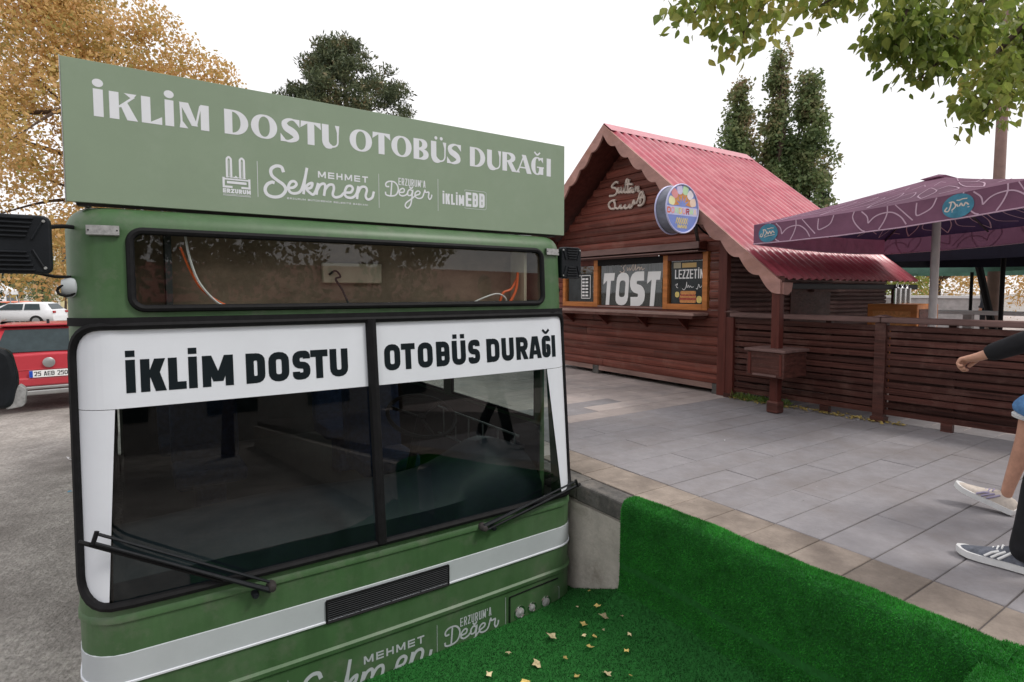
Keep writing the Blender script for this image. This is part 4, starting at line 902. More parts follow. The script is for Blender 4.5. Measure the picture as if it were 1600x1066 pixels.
ink = Ink(); I = lambda a: a
def slant(c, ya, yb, z0, z1):                      # heavy leaning display letters, read towards -Y
    h = z1 - z0; Y_ = lambda u, v: ya + (yb - ya) * (u * .86 + .14 * v); Z_ = lambda v: z0 + h * v
    pt = lambda u, v: (Y_(u, v), Z_(v))
    if c == 'T': ink.poly([pt(0, .76), pt(.02, 1), pt(1, 1), pt(.97, .76)]); ink.poly([pt(.33, 0), pt(.33, .76), pt(.68, .76), pt(.66, 0)]); ink.poly([pt(0, .76), pt(.3, .76), pt(0, .64)])
    if c == 'O':
        o_ = fillet([pt(0, 0), pt(1, 0), pt(1, 1), pt(0, 1)], .13, True); i_ = fillet([pt(.27, .25), pt(.73, .25), pt(.73, .76), pt(.27, .76)], .05, True)
        b = len(ink.v); n = len(o_); ink.v += [(p[0], p[1], ink.lift) for p in o_ + i_]
        ink.f += [(b + k, b + (k + 1) % n, b + n + (k + 1) % n, b + n + k) for k in range(n)]
    if c == 'S': ink.ribbon(fillet([pt(1.0, .88), pt(.12, .88), pt(.12, .52), pt(.88, .48), pt(.88, .12), pt(-.02, .12)], .09), [.135] * 2 + [.135] * 50 if False else .132)
for c, a, b in (('T', 6.555, 6.28), ('O', 6.275, 5.975), ('S', 5.955, 5.69), ('T', 5.665, 5.385)): slant(c, a, b, 1.735, 2.215)
ink.build('toast_lettering', 'white', fmap, panes[1])
ink = Ink(); X0 = 6.15
for p in ([(.0, .06), (.04, .1), (.09, .08), (.04, .04), (.07, 0), (.02, -.03), (-.03, -.01)], [(.12, .05), (.13, 0), (.17, .04), (.18, 0), (.22, .05), (.25, .12), (.235, 0), (.27, .02), (.29, .1), (.29, 0), (.34, .05), (.31, .01), (.36, .04), (.37, 0), (.40, .04), (.42, 0), (.46, .02)]): ink.ribbon(catmull([(X0 - u, 2.245 + v) for u, v in p], 5), .012)
ink.build('script_lettering', 'offwhite', fmap, panes[1])
# what stands behind the panes
MB().box((KX + .55, 5.3, 1.75), (KX + .56, 6.65, 2.4)).build('curtain', 'curtain', kiosk); MB().box((KX + .4, 6.75, 1.9), (KX + .41, 7.1, 2.36)).build('curtain', 'curtain', kiosk)
MB().box((KX + .2, 5.4, 1.72), (KX + .21, 6.55, 2.08)).build('back_board', 'poster', kiosk)
bd(panes[0], 'poster', 4.69, 5.20, 1.78, 2.33, 'poster', .0078)
ink = Ink()
u0 = 5.145; wds = {'İ': .035}
x = u0
for c in 'LEZZETİN':
    wdt = .030 if c == 'İ' else .052
    i2 = Ink(); sans(i2, c, 0, wdt, 2.105, 2.225, .017, .012); b = len(ink.v); ink.v += [(x - p[0], p[1], p[2]) for p in i2.v]; ink.f += [tuple(b + k for k in f) for f in i2.f]; x -= wdt + .009
ink.build('poster_lettering', 'white', fm(.0064), panes[0])
ink = Ink()
for p in ([(5.14, 2.02), (5.10, 2.04), (5.12, 2.0), (5.09, 1.985)], [(5.02, 1.975), (4.99, 1.96), (4.96, 2.0), (4.95, 2.06), (4.945, 1.99), (4.92, 2.02), (4.91, 1.99), (4.89, 2.01), (4.87, 1.99), (4.84, 2.0)], [(4.80, 1.98), (4.78, 1.97), (4.76, 2.03), (4.74, 1.99), (4.71, 2.01)]): ink.ribbon(catmull(p, 5), .007)
ink.build('script_lettering', 'white', fm(.0064), panes[0])
def blob(y0, y1, z0, z1, m, xo): i = Ink(); i.poly(fillet([(y0, z0), (y1, z0), (y1, z1), (y0, z1)], min(y1 - y0, z1 - z0) * .45, True)); return i.build('food_print', m, fm(xo), panes[0])
blob(4.80, 5.06, 1.79, 1.835, 'bread', .0070); blob(4.79, 5.07, 1.826, 1.862, 'filling', .0067); blob(4.80, 5.06, 1.856, 1.888, 'bread', .0064); blob(4.81, 5.05, 1.880, 1.905, 'filling', .0061); blob(4.80, 5.05, 1.90, 1.945, 'bread', .0058); blob(5.07, 5.14, 1.86, 1.935, 'cheese', .0070); blob(4.71, 4.79, 1.79, 1.88, 'cheese', .0066); bd(panes[0], 'print_label', 5.05, 5.17, 2.245, 2.32, 'cream', .0064); bd(panes[0], 'print_label', 4.80, 5.03, 2.25, 2.31, 'gold', .0062)
ink = Ink()
for a, b in (((7.04, 2.19), (6.83, 2.19)), ((6.83, 2.19), (6.83, 1.83)), ((6.83, 1.83), (7.04, 1.83)), ((7.04, 1.83), (7.04, 2.19))): ink.ribbon([a, b], .012)
for r in range(6):
    for c in (0, 1): ink.rect(6.945 + .08 * c - .065, 1.86 + .052 * r, 6.945 + .08 * c, 1.888 + .052 * r)
ink.build('menu_lettering', 'white', fmap, panes[2]); bd(panes[2], 'menu_board', 6.78, 7.36, 1.79, 2.22, 'poster', .0078)
# counter and folded shutter rail
ct = MB().box((5.73, 4.575, 1.635), (KX - .026, 7.5, 1.672)); ct.build('counter_board', 'counter', kiosk, bevel=.008)
MB().box((5.74, 4.60, 1.60), (KX - .026, 7.48, 1.6345)).build('counter_apron', 'slat', kiosk)
for y_ in (4.9, 5.6, 6.4, 7.2): MB().prism([(5.80, 1.60), (KX - .027, 1.60), (KX - .027, 1.44)], y_ - .015, y_ + .015, 'y').build('counter_bracket', 'postwood', kiosk)
for y_ in (5.0, 5.75, 6.5): MB().box((KX - .03, y_, 1.50), (KX - .0245, y_ + .02, 1.60)).build('counter_cleat', 'slat', kiosk)
MB().prism([(KX - .03, 2.45), (5.86, 2.475), (5.86, 2.545), (KX - .03, 2.575)], 4.62, 7.45, 'y').build('awning_flap', 'plank', kiosk, bevel=.004)
MB().box((5.835, 4.60, 2.47), (5.8585, 7.47, 2.555)).build('flap_rail', 'caprail', kiosk, bevel=.004); MB().box((5.84, 4.61, 2.435), (6.0, 7.46, 2.449)).build('flap_rail', 'caprail', kiosk)
# carved letters on the gable
SUL = [[(6.186,3.526),(6.233,3.546),(6.298,3.517),(6.317,3.480),(6.241,3.455),(6.207,3.411),(6.230,3.369),(6.296,3.355),(6.368,3.361)],
 [(6.175,3.459),(6.184,3.395),(6.147,3.383),(6.120,3.451),(6.124,3.386),(6.082,3.380),(6.030,3.482),(5.995,3.528),(6.013,3.544),(6.047,3.440),(6.055,3.370),(6.010,3.370)],
 [(5.959,3.542),(5.984,3.430),(5.992,3.361),(5.956,3.362)], [(6.021,3.481),(5.887,3.460)],
 [(5.886,3.397),(5.930,3.410),(5.956,3.375),(5.929,3.352),(5.886,3.403),(5.894,3.354),(5.859,3.349),(5.834,3.421),(5.842,3.346),(5.816,3.393),(5.774,3.405),(5.781,3.344),(5.739,3.350)]]
SQG = [[(6.238,3.284),(6.323,3.282),(6.381,3.243),(6.351,3.179),(6.264,3.162),(6.246,3.219),(6.276,3.276)],
 [(6.236,3.172),(6.180,3.152),(6.125,3.198),(6.134,3.153),(6.078,3.153),(6.034,3.186),(6.042,3.142),(5.988,3.142),(5.944,3.182),(5.952,3.138),(5.908,3.145),(5.866,3.229),(5.847,3.170)],
 [(5.813,3.178),(5.771,3.248),(5.746,3.308),(5.704,3.327),(5.695,3.300),(5.728,3.242),(5.744,3.169)], [(5.754,3.246),(5.678,3.248)], [(5.678,3.286),(5.660,3.233),(5.676,3.173),(5.726,3.142),(5.778,3.149)]]
for nm, grp in (('carved_lettering', SUL), ('carved_lettering', SQG)):
    mb = MB()
    for j, p in enumerate(grp): mb.tube([(KX - .036 - .002 * j, a, b) for a, b in catmull(p, 5)], .017, 6, up=(1, 0, 0))
    mb.build(nm, 'offwhite', kiosk, smooth=True)
# weathered repair patch
# round light box sign
sc_ = Vector((5.21, 4.34, 2.868)); RR = .264
rs = root('round_sign', (5.55, 4.4, 2.86), 'round blue light box sign with ice cream fan hung from kiosk eaves', 'sign')
MB().lathe([(RR, 0), (RR, .15)], (sc_.x, sc_.y, sc_.z), 40, 'y').build('drum', 'rim', rs, smooth=True)
for y_, r in ((-.004, RR + .006), (.154, RR + .006)): MB().tube([(sc_.x + r * cos(a), sc_.y + y_, sc_.z + r * sin(a)) for a in np.linspace(0, 2 * pi, 49)[:-1]], .010, 6, True).build('rim_trim', 'lilac', rs, smooth=True)
rmap = lambda x, z, l: (sc_.x + x, sc_.y - .002 - l, sc_.z + z)
ink = Ink(); ink.disc((0, 0), RR, n=40); face = ink.build('sign_face', 'bluesign', rmap, rs)
pal = [(.80, .78, .45), (.75, .32, .34), (.62, .58, .80), (.50, .72, .45), (.78, .75, .80), (.80, .62, .50)]
for k in range(6):
    a = radians(165 - k * 30); mk = mat('ice cream %d' % k, pal[k], .5, .1); M['ice%d' % k] = mk
    c = (0, .03); d = (cos(a), sin(a)); nn = (-d[1], d[0])
    ink = Ink(); ink.lift = .0006; ink.poly([(c[0] + d[0] * .05, c[1] + d[1] * .05), (c[0] + d[0] * .15 + nn[0] * .045, c[1] + d[1] * .15 + nn[1] * .045), (c[0] + d[0] * .15 - nn[0] * .045, c[1] + d[1] * .15 - nn[1] * .045)]); ink.build('cone_print', 'bread', rmap, face)
    ink = Ink(); ink.lift = .0012 + .0001 * k; ink.poly(fillet([(c[0] + d[0] * .13 + nn[0] * .042, c[1] + d[1] * .13 + nn[1] * .042), (c[0] + d[0] * .235 + nn[0] * .05, c[1] + d[1] * .235 + nn[1] * .05), (c[0] + d[0] * .235 - nn[0] * .05, c[1] + d[1] * .235 - nn[1] * .05), (c[0] + d[0] * .13 - nn[0] * .042, c[1] + d[1] * .13 - nn[1] * .042)], .04, True)); ink.build('ice_cream_print', 'ice%d' % k, rmap, face)
ink = Ink(); ink.lift = .0006; ink.rect(-.275, -.075, .275, .02); ink.build('text_band', 'lilac', rmap, face)
for k, (c, x) in enumerate(zip('DONDURMA', np.linspace(-.25, .19, 8))):
    ink = Ink(); sans(ink, c, x, x + .055, -.06, .008, .015, .015)
    ink.v = [(a, b, l + .0012) for a, b, l in ink.v]; ink.build('sign_letter', ['wire_red', 'ice1', 'ice3', 'cheese', 'ice1', 'taillight', 'ice3', 'ice5'][k], rmap, face)
ink = Ink()
for z_, a, b in ((-.12, -.10, .10), (-.155, -.11, .09), (-.20, -.08, .08)): ink.ribbon(catmull([(a + (b - a) * i / 12, z_ + .016 * (1 if i % 2 else -1)) for i in range(13)], 4), .009)
ink.v = [(a, b, l + .001) for a, b, l in ink.v]; ink.build('script_print', 'cheese', rmap, face)
br = MB().tube([(sc_.x + RR - .01, sc_.y + .07, sc_.z - .03), (5.70, sc_.y + .07, sc_.z - .05)], .022, 8); br.cbox((5.50, sc_.y + .07, sc_.z - .05), (.05, .10, .16)); br.tube([(5.56, sc_.y + .07, sc_.z - .06), (5.60, 4.45, 2.66), (5.86, 4.62, 2.56)], .014, 6); br.tube([(5.52, sc_.y + .09, sc_.z - .12), (5.80, 4.6, 2.56)], .010, 6); br.build('bracket', 'bracket', rs)
MB().tube(catmull([(5.50, sc_.y + .12, sc_.z + .02), (5.62, 4.5, 2.8), (5.80, 4.5, 2.66), (6.0, 4.46, 2.6)], 5), .012, 6).build('cable', 'rubber', rs)
lp = root('lantern_lamp', (5.93, 4.46, 2.56), 'small white globe lamp tucked under the kiosk roof corner', 'lamp')
MB().lathe([(.0, -.05), (.035, -.035), (.048, 0), (.035, .035), (.015, .05)], (5.93, 4.47, 2.64), 14).build('globe', 'white_paint', lp, smooth=True); MB().lathe([(.02, .05), (.02, .09)], (5.93, 4.47, 2.64), 10).build('socket', 'bracket', lp); MB().tube([(5.93, 4.47, 2.73), (5.99, 4.47, 2.75)], .008, 6).build('stem', 'bracket', lp)

# ------------------------------------------------------------------ slatted fence
FP = [Vector((6.02, 4.235, 0)), Vector((6.11, 2.62, 0)), Vector((6.24, .95, 0)), Vector((6.36, -.7, 0))]
fence = root('slatted_fence', (6.11, 2.62, PZ), 'dark brown slatted wooden fence with wide cap rail beside the kiosk', 'fence')
sm = {}
for i in range(3):
    a, b = FP[i], FP[i + 1]; d = (b - a); ln = d.length; ang = atan2(d.y, d.x); mid = (a + b) / 2; q = d.normalized()
    N_ = 13
    for k in range(N_):
        z = .765 + (1.590 - .765) * k / (N_ - 1)
        key = round(ln, 3)
        if key not in sm: sm[key] = MB().prism([(-.013, -.024), (.009, -.029), (.013, .024), (-.009, .029)], -ln / 2 + .04, ln / 2 - .04, 'x').mesh('slat', 'slat')
        o = newobj('slat', sm[key]); par(o, fence); o.location = (mid.x + random.uniform(-.004, .004), mid.y, PZ - .66 + z + random.uniform(-.004, .004)); o.rotation_euler = (random.uniform(.2, .38), random.uniform(-.004, .004), ang)
    for k in range(N_ - 1):
        z = .765 + (1.590 - .765) * (k + .5) / (N_ - 1)
        o = newobj('rear_slat', sm[key]); par(o, fence); o.location = (mid.x + .095 + random.uniform(-.004, .004), mid.y, z + random.uniform(-.012, .006)); o.rotation_euler = (random.uniform(-.1, .1), random.uniform(-.006, .006), ang)
    mb = MB(); mb.cbox((0, 0, 0), (ln - .004, .125, .055)); o = newobj('cap_rail', mb.mesh('cap_rail', 'caprail')); par(o, fence); o.location = (mid.x, mid.y, 1.662); o.rotation_euler = (0, 0, ang); bv = o.modifiers.new('b', 'BEVEL'); bv.width = .008
    for t in (.33, .68):
        p = a + d * t; mb = MB().box((p.x + .025, p.y - .03, PZ), (p.x + .075, p.y + .03, 1.635)); mb.build('rear_batten', 'slat', fence)
        MB().box((p.x - .02, p.y - .045, PZ), (p.x + .022, p.y + .045, .735)).build('foot', 'slat', fence)
for p in FP:
    MB().box((p.x - .045, p.y - .05, PZ), (p.x + .045, p.y + .05, 1.632)).build('post', 'postwood' if p is not FP[1] else 'slat', fence, bevel=.006)
    MB().prism([(p.y - .07, 1.691), (p.y + .07, 1.691), (p.y, 1.712)], p.x - .066, p.x + .066, 'x').build('post_cap', 'caprail', fence)
    MB().box((p.x - .055, p.y - .06, PZ), (p.x + .055, p.y + .06, PZ + .05)).build('foot', 'slat', fence)

# ------------------------------------------------------------------ parasols
def parasol(name, label, cat, c, hx, hy, zedge, zap, val, tiltx, cloth, pole_m, printing=False, group=None, poler=.03, pbase=PZ):
    rt_ = root(name, (c[0], c[1], pbase), label, cat, group)
    tz = lambda x, y: -tiltx * (y - c[1])
    E_ = lambda a, b: Vector((c[0] + a * hx, c[1] + b * hy, 0))
    def top_pt(p, t, sag=.012):                       # p on the edge, t 0 at the edge, 1 at the apex
        x = p.x + (c[0] - p.x) * t; y = p.y + (c[1] - p.y) * t
        return Vector((x, y, zedge + val + (zap - zedge - val) * t - sag * sin(pi * t) + tz(x, y)))
    corners = [E_(-1, 1), E_(-1, -1), E_(1, -1), E_(1, 1)]
    for i in range(4):
        a, b = corners[i], corners[(i + 1) % 4]
        rows = [[tuple(top_pt(a.lerp(b, s), t) - Vector((0, 0, .03 * sin(pi * s) * (1 - t)))) for s in np.linspace(0, 1, 13)] for t in np.linspace(0, .985, 8)]
        mb = MB(); mb.grid(rows); mb.build('canopy_panel', cloth, rt_, smooth=True, fix=False)
        if printing: mb = MB(); mb.grid([[(p[0], p[1], p[2] - .012) for p in r] for r in rows]); mb.build('lining', 'lining', rt_, smooth=True, fix=False)
        nrm = Vector((-(b - a).y, (b - a).x, 0)).normalized(); nrm = nrm if nrm.dot(a - Vector((c[0], c[1], 0))) > 0 else -nrm
        rows = [[tuple(top_pt(a.lerp(b, s), 0) - Vector((0, 0, .03 * sin(pi * s) + v * val)) + nrm * (.010 * sin(9 * s * pi) * v)) for s in np.linspace(0, 1, 25)] for v in np.linspace(0, 1, 4)]
        mb = MB(); mb.grid(rows); vl = mb.build('valance', cloth, rt_, smooth=True, fix=False)
        if printing:
            MB().tube(rows[-1], .006, 5).build('hem', 'print', vl)
            ln = (b - a).length
            def vmap(off):
                def f(s, v, l):
                    s_ = min(1, max(0, s / ln)); p = top_pt(a.lerp(b, s_), 0) - Vector((0, 0, .03 * sin(pi * s_) + (1 - v) * val)); return tuple(p + nrm * (.012 * 1 + off + l) if True else p)
                return f
            def vmap2(s, v, l):
                s_ = min(1, max(0, s / ln)); vv = 1 - v; p = top_pt(a.lerp(b, s_), 0) - Vector((0, 0, .03 * sin(pi * s_) + vv * val)) + nrm * (.010 * sin(9 * s_ * pi) * vv); return tuple(p + nrm * (.0025 + l))
            ink = Ink(); s0 = .05
            while s0 < ln - .5:
                for pts in ([(.22, 1), (.20, .75), (.24, .45), (.33, .12), (.38, .04)], [(.32, .95), (.40, .68), (.42, .38)], [(.42, .38), (.50, .62), (.60, .72), (.72, .70), (.83, .45), (.90, .1)], [(.66, 1), (.66, .7), (.62, .35), (.56, .04)], [(.76, 1), (.98, .22)], [(1.02, .92), (1.02, .42), (1.10, .44), (1.2, .62), (1.25, .98)]):
                    P3 = catmull([(s0 + u * .62, v) for u, v in pts], 5)
                    # width in metres is uneven on v; draw as short quads in real size
                    real = [(p[0], p[1] * val) for p in P3]; i2 = Ink(); i2.lift = ink.lift; i2.ribbon(real, .0105); bb = len(ink.v); ink.v += [(q[0], min(1, max(0, q[1] / val)), q[2]) for q in i2.v]; ink.f += [tuple(bb + k for k in f) for f in i2.f]; ink.lift = i2.lift
                s0 += .82
            ink.build('line_print', 'print', vmap2, vl)['kind'] = 'stuff'
            for k_ in ((.075, .80) if i == 0 else ()):
                sx = ln * k_; ink = Ink(); ink.lift = .0020
                ink.v += [(sx + .105 * cos(t) * 1.0, .5 + .095 / val * sin(t), .004) for t in np.linspace(0, 2 * pi, 25)[:-1]]; ink.f.append(tuple(range(24))); bdg = ink.build('badge', 'badge', vmap2, vl)
                ink = Ink()
                for pts, w_ in (([(-.07, .0), (-.085, -.025), (-.06, -.03), (-.045, .03), (-.06, .035), (-.03, .035), (-.015, .0), (-.04, -.03)], .009), ([(-.01, .015), (.005, -.01), (.02, .015), (.035, -.01), (.05, .015), (.07, -.005)], .010), ([(-.04, -.042), (.0, -.03), (.05, -.025), (.075, -.02)], .006), ([(-.01, .045), (.01, .042), (.03, .048), (.06, .046)], .008)):
                    i2 = Ink(); i2.ribbon(catmull(pts, 5), w_); bb = len(ink.v); ink.v += [(sx + q[0], .5 + q[1] / val, q[2] + .006) for q in i2.v]; ink.f += [tuple(bb + k for k in f) for f in i2.f]
                ink.build('badge_script', 'offwhite' if k_ != .80 else 'offwhite', vmap2, bdg)
            # the same line print on the upper cloth and its underside
            for side in (1, -1):
                ink = Ink()
                for u0 in np.arange(.08, .9, .2):
                    for pts in ([(.0, .05), (.05, .3), (.0, .5), (-.03, .25), (0, .05)], [(.06, .12), (.14, .2), (.12, .42), (.05, .36)], [(.02, .58), (.08, .7), (.13, .62)]):
                        i2 = Ink(); i2.ribbon(catmull([((u0 + u) * ln, v * hx) for u, v in pts], 5), .014); bb = len(ink.v); ink.v += [(q[0] / ln, q[1] / hx, q[2]) for q in i2.v]; ink.f += [tuple(bb + k for k in f) for f in i2.f]
                def cmap(s, t, l):
                    t = max(0, min(.97, t)); s = max(0, min(1, s)); p = top_pt(a.lerp(b, s), t) - Vector((0, 0, .03 * sin(pi * s) * (1 - t))); return tuple(p + Vector((0, 0, (.005 + l if side > 0 else -.017 - l))))
                ink.build('line_print', 'print', cmap, rt_)['kind'] = 'stuff'
    hub = Vector((c[0], c[1], zap - .32))
    for k in range(8):
        p = [corners[0], (corners[0] + corners[1]) / 2, corners[1], (corners[1] + corners[2]) / 2, corners[2], (corners[2] + corners[3]) / 2, corners[3], (corners[3] + corners[0]) / 2][k]
        MB().tube([top_pt(p, t) - Vector((0, 0, .035 + (.03 * (1 - t) if k % 2 else 0))) for t in (.02, .3, .6, .97)], .010, 6).build('rib', 'bracket' if printing else 'blackmetal', rt_)
        MB().tube([hub, top_pt(p, .45) - Vector((0, 0, .045))], .009, 6).build('strut', 'bracket' if printing else 'blackmetal', rt_)
    MB().lathe([(poler, pbase + .06), (poler, zap - .01)], (c[0], c[1], 0), 14).build('pole', pole_m, rt_, smooth=True); MB().lathe([(.05, zap - .36), (.055, zap - .3), (.05, zap - .26)], (c[0], c[1], 0), 14).build('hub', 'bracket', rt_, smooth=True)
    MB().lathe([(.28, pbase), (.28, pbase + .04), (.06, pbase + .09)], (c[0], c[1], 0), 18).build('base', 'blackmetal', rt_)
    mb = MB()
    for i in range(4):
        a, b = corners[i], corners[(i + 1) % 4]; mb.grid([[tuple(top_pt(a.lerp(b, s), t) + Vector((0, 0, .025))) for s in (0, .5, 1)] for t in (.90, .94, .999)])
    mb.build('vent_cap', cloth, rt_, smooth=True, fix=False)
    return rt_
parasol('parasol', 'plum parasol with pink line print and teal badges leaning over the kiosk eaves', 'parasol', (6.98, 2.52), 1.47, 1.12, 2.50, 3.12, .20, .055, 'canopy', 'polewhite', True, poler=.038)
parasol('parasol', 'black cloth parasol standing behind the plum parasol', 'parasol', (10.7, 3.0), 1.7, 1.55, 2.38, 2.95, .26, 0., 'navy', 'blackmetal')
parasol('parasol', 'faded green parasol on a thin black pole beyond the black parasol', 'parasol', (14.6, 4.6), 1.6, 1.6, 2.32, 2.85, .14, 0., 'greencloth', 'blackmetal')

# ------------------------------------------------------------------ things behind the fence
hb = root('wooden_crate_stand', (8.3, 3.35, PZ), 'wooden framed cabinet with steel canisters on top behind the fence', 'cabinet')
MB().box((8.0, 3.05, PZ), (8.62, 3.62, 1.78)).build('casing', 'orangewood', hb, bevel=.01); MB().box((8.05, 3.045, 1.0), (8.57, 3.0495, 1.72)).build('side_panel', 'slat', hb)
for k in range(6): MB().box((7.992, 3.12, 1.0 + .12 * k), (7.9995, 3.55, 1.09 + .12 * k)).build('slat', 'bread', hb)
for k in range(3): MB().lathe([(.055, 1.781), (.055, 1.98), (.02, 2.0), (.02, 2.03)], (8.15 + .14 * k, 3.35, 0), 14).build('canister', 'chrome', hb, smooth=True)
rb = root('white_bench', (11.5, 2.4, PZ), 'long pale bench rail under the parasols behind the fence', 'bench')
MB().box((11.4, -1.0, 1.56), (11.75, 4.6, 1.62)).build('board', 'tent', rb)
for y_ in (-.6, .8, 2.2, 3.6, 4.4): MB().box((11.5, y_, PZ), (11.62, y_ + .12, 1.56)).build('leg', 'stone', rb)
gz = root('gazebo', (14, 2.2, PZ), 'green roofed gazebo on splayed black legs beyond the parasols', 'gazebo')
mb = MB(); A_ = [(12.6, 3.9), (12.6, .2), (16, .2), (16, 3.9)]
for i in range(4): a, b = A_[i], A_[(i + 1) % 4]; mb.add([(*a, 2.62), (*b, 2.62), (14.3, 2.05, 3.25)], [(0, 1, 2)]); mb.add([(*a, 2.62), (*b, 2.62), (*b, 2.45), (*a, 2.45)], [(0, 1, 2, 3)])
mb.build('roof_cloth', 'greencloth', gz, fix=False)
for (x, y_) in A_: MB().tube([(x + (.35 if x < 14 else -.35), y_ + (-.3 if y_ > 2 else .3), PZ), (x, y_, 2.5)], .06, 8).build('leg', 'blackmetal', gz)
fw2 = root('low_wall', (19, 8, PZ), 'low pale stone wall in front of the willow', 'wall'); MB().box((18.8, 5.6, PZ), (19.2, 9.2, 1.75)).build('masonry', 'stone', fw2, bevel=.02); MB().box((18.75, 5.55, 1.751), (19.25, 9.25, 1.82)).build('coping', 'tent', fw2)
fb = root('flower_bed', (13, .6, PZ), 'trough of yellow flowers by the gazebo', 'planter'); MB().box((12.0, -.6, PZ), (12.4, 1.1, 1.55)).build('trough', 'stone', fb)
mb = MB()
for _ in range(260): p = Vector((random.uniform(12.0, 12.4), random.uniform(-.6, 1.1), random.uniform(1.55, 1.72))); mb.cbox(p, (.05, .05, .03), Matrix.Rotation(random.uniform(0, 3), 3, 'X'))
o = mb.build('blossom', 'flower', fb); o['kind'] = 'stuff'

pl = root('lamp_pole', (15.35, 4.45, PZ), 'tall brown painted pole rising above the plum parasol', 'pole')
MB().tube([(15.35, 4.45, PZ), (15.35, 4.45, 9.5)], [.12, .085], 12).build('shaft', 'polebrown', pl, smooth=True); MB().lathe([(.2, PZ), (.2, PZ + .1), (.13, PZ + .2)], (15.35, 4.45, 0), 12).build('base', 'polebrown', pl); MB().cbox((15.2, 4.3, 9.4), (.6, .25, .1)).build('lamp_head', 'bracket', pl)

# ------------------------------------------------------------------ trees
def leaves(name, pts, size, parent, material, droop=0., aspect=.6):
    n = len(pts); P = np.asarray(pts); D = RNG.normal(0, 1, (n, 3)); D[:, 2] -= droop; D /= np.linalg.norm(D, axis=1)[:, None]
    S_ = np.cross(D, RNG.normal(0, 1, (n, 3))); S_ /= np.linalg.norm(S_, axis=1)[:, None]
    sz = size * RNG.uniform(.45, 1.55, n)[:, None]; V = np.empty((n, 4, 3)); V[:, 0] = P; V[:, 1] = P + D * sz * .5 + S_ * sz * aspect / 2; V[:, 2] = P + D * sz; V[:, 3] = P + D * sz * .5 - S_ * sz * aspect / 2
    me = bpy.data.meshes.new(name); me.vertices.add(4 * n); me.vertices.foreach_set('co', V.reshape(-1)); me.loops.add(4 * n); me.loops.foreach_set('vertex_index', np.arange(4 * n, dtype=np.int32))
    me.polygons.add(n); me.polygons.foreach_set('loop_start', np.arange(0, 4 * n, 4, dtype=np.int32)); me.materials.append(material); me.update(calc_edges=True)
    o = newobj(name, me); par(o, parent); return o
def clump_points(clumps, per, flat=1.0):
    out_ = []
    for c, r in clumps:
        n = int(per * r ** 2); d = RNG.normal(0, 1, (n, 3)); d /= np.linalg.norm(d, axis=1)[:, None]; rad = r * RNG.random(n) ** .45
        q = np.asarray(c) + d * rad[:, None] * np.array([1, 1, flat]); out_.append(q)
    return np.concatenate(out_)
def limbs(mb, base, clumps, trunk_top, r0, k=10):
    ch = random.sample(clumps, min(k, len(clumps)))
    for c, r in ch:
        t = random.uniform(.45, 1); a = Vector(base).lerp(Vector(trunk_top), t); b = Vector(c); m = a.lerp(b, .5) + Vector((random.uniform(-.2, .2), random.uniform(-.2, .2), .25))
        mb.tube(catmull([a, m, b], 4), [r0 * (1 - .9 * i / 8) * .5 for i in range(9)], 6)
def tree(name, label, base, top_z, clumps, per, size, leafm, tr=.18, group=None, flat=1., droop=.2, nl=14, aspect=.6):
    t = root(name, base, label, 'tree', group); tt = (base[0] + random.uniform(-.2, .2), base[1] + random.uniform(-.2, .2), top_z)
    mb = MB().tube(catmull([base, Vector(base).lerp(Vector(tt), .4) + Vector((.1, .05, 0)), tt], 5), [tr * (1 - .75 * i / 10) for i in range(11)], 10); limbs(mb, base, clumps, tt, tr, nl)
    mb.build('trunk', 'bark', t, smooth=True); leaves('crown', clump_points(clumps, per, flat), size, t, leafm, droop, aspect); return t
# autumn tree left of and behind the bus
cl = []
for _ in range(330):
    a = random.uniform(0, 2 * pi); h = random.random(); zc = 2.1 + 8.8 * h; rad = 4.3 * (sin(pi * min(1, .30 + .72 * h)) ** .7) * random.random() ** .5
    cl.append(((-1.35 + cos(a) * rad * 1.0, 20.4 + sin(a) * rad * .9, zc + random.uniform(-.3, .3)), random.uniform(.35, .85)))
for _ in range(60): x_ = random.uniform(.4, 2.7); cl.append(((x_, random.uniform(17.6, 19.4), random.uniform(6.2, 9.9 - .75 * x_)), random.uniform(.25, .55)))
tree('autumn_tree', 'tall orange leaved autumn tree rising behind the green sign board', (-.75, 20.8, -.1), 8.5, cl, 600, .10, L_ORANGE, .16, nl=18)
# pine above the sign
cl = []
for _ in range(230):
    a = random.uniform(0, 2 * pi); h = random.random(); zc = 8.8 + 5.6 * h; rad = 3.75 * sqrt(max(.03, 1 - h ** 1.8)) * random.random() ** .4
    px_ = 9.6 + cos(a) * rad * 1.02
    if zc > 12.4 and abs(px_ - 10.6) < .4 + .25 * (zc - 12.4): continue
    cl.append(((px_, 29.7 + sin(a) * rad, zc), random.uniform(.40, .75)))
tree('pine_tree', 'dark round topped pine tree behind the middle of the sign board', (9.75, 29.7, -.1), 11.5, cl, 700, .20, L_PINE, .25, flat=.6, droop=-.6, nl=14, aspect=.3)
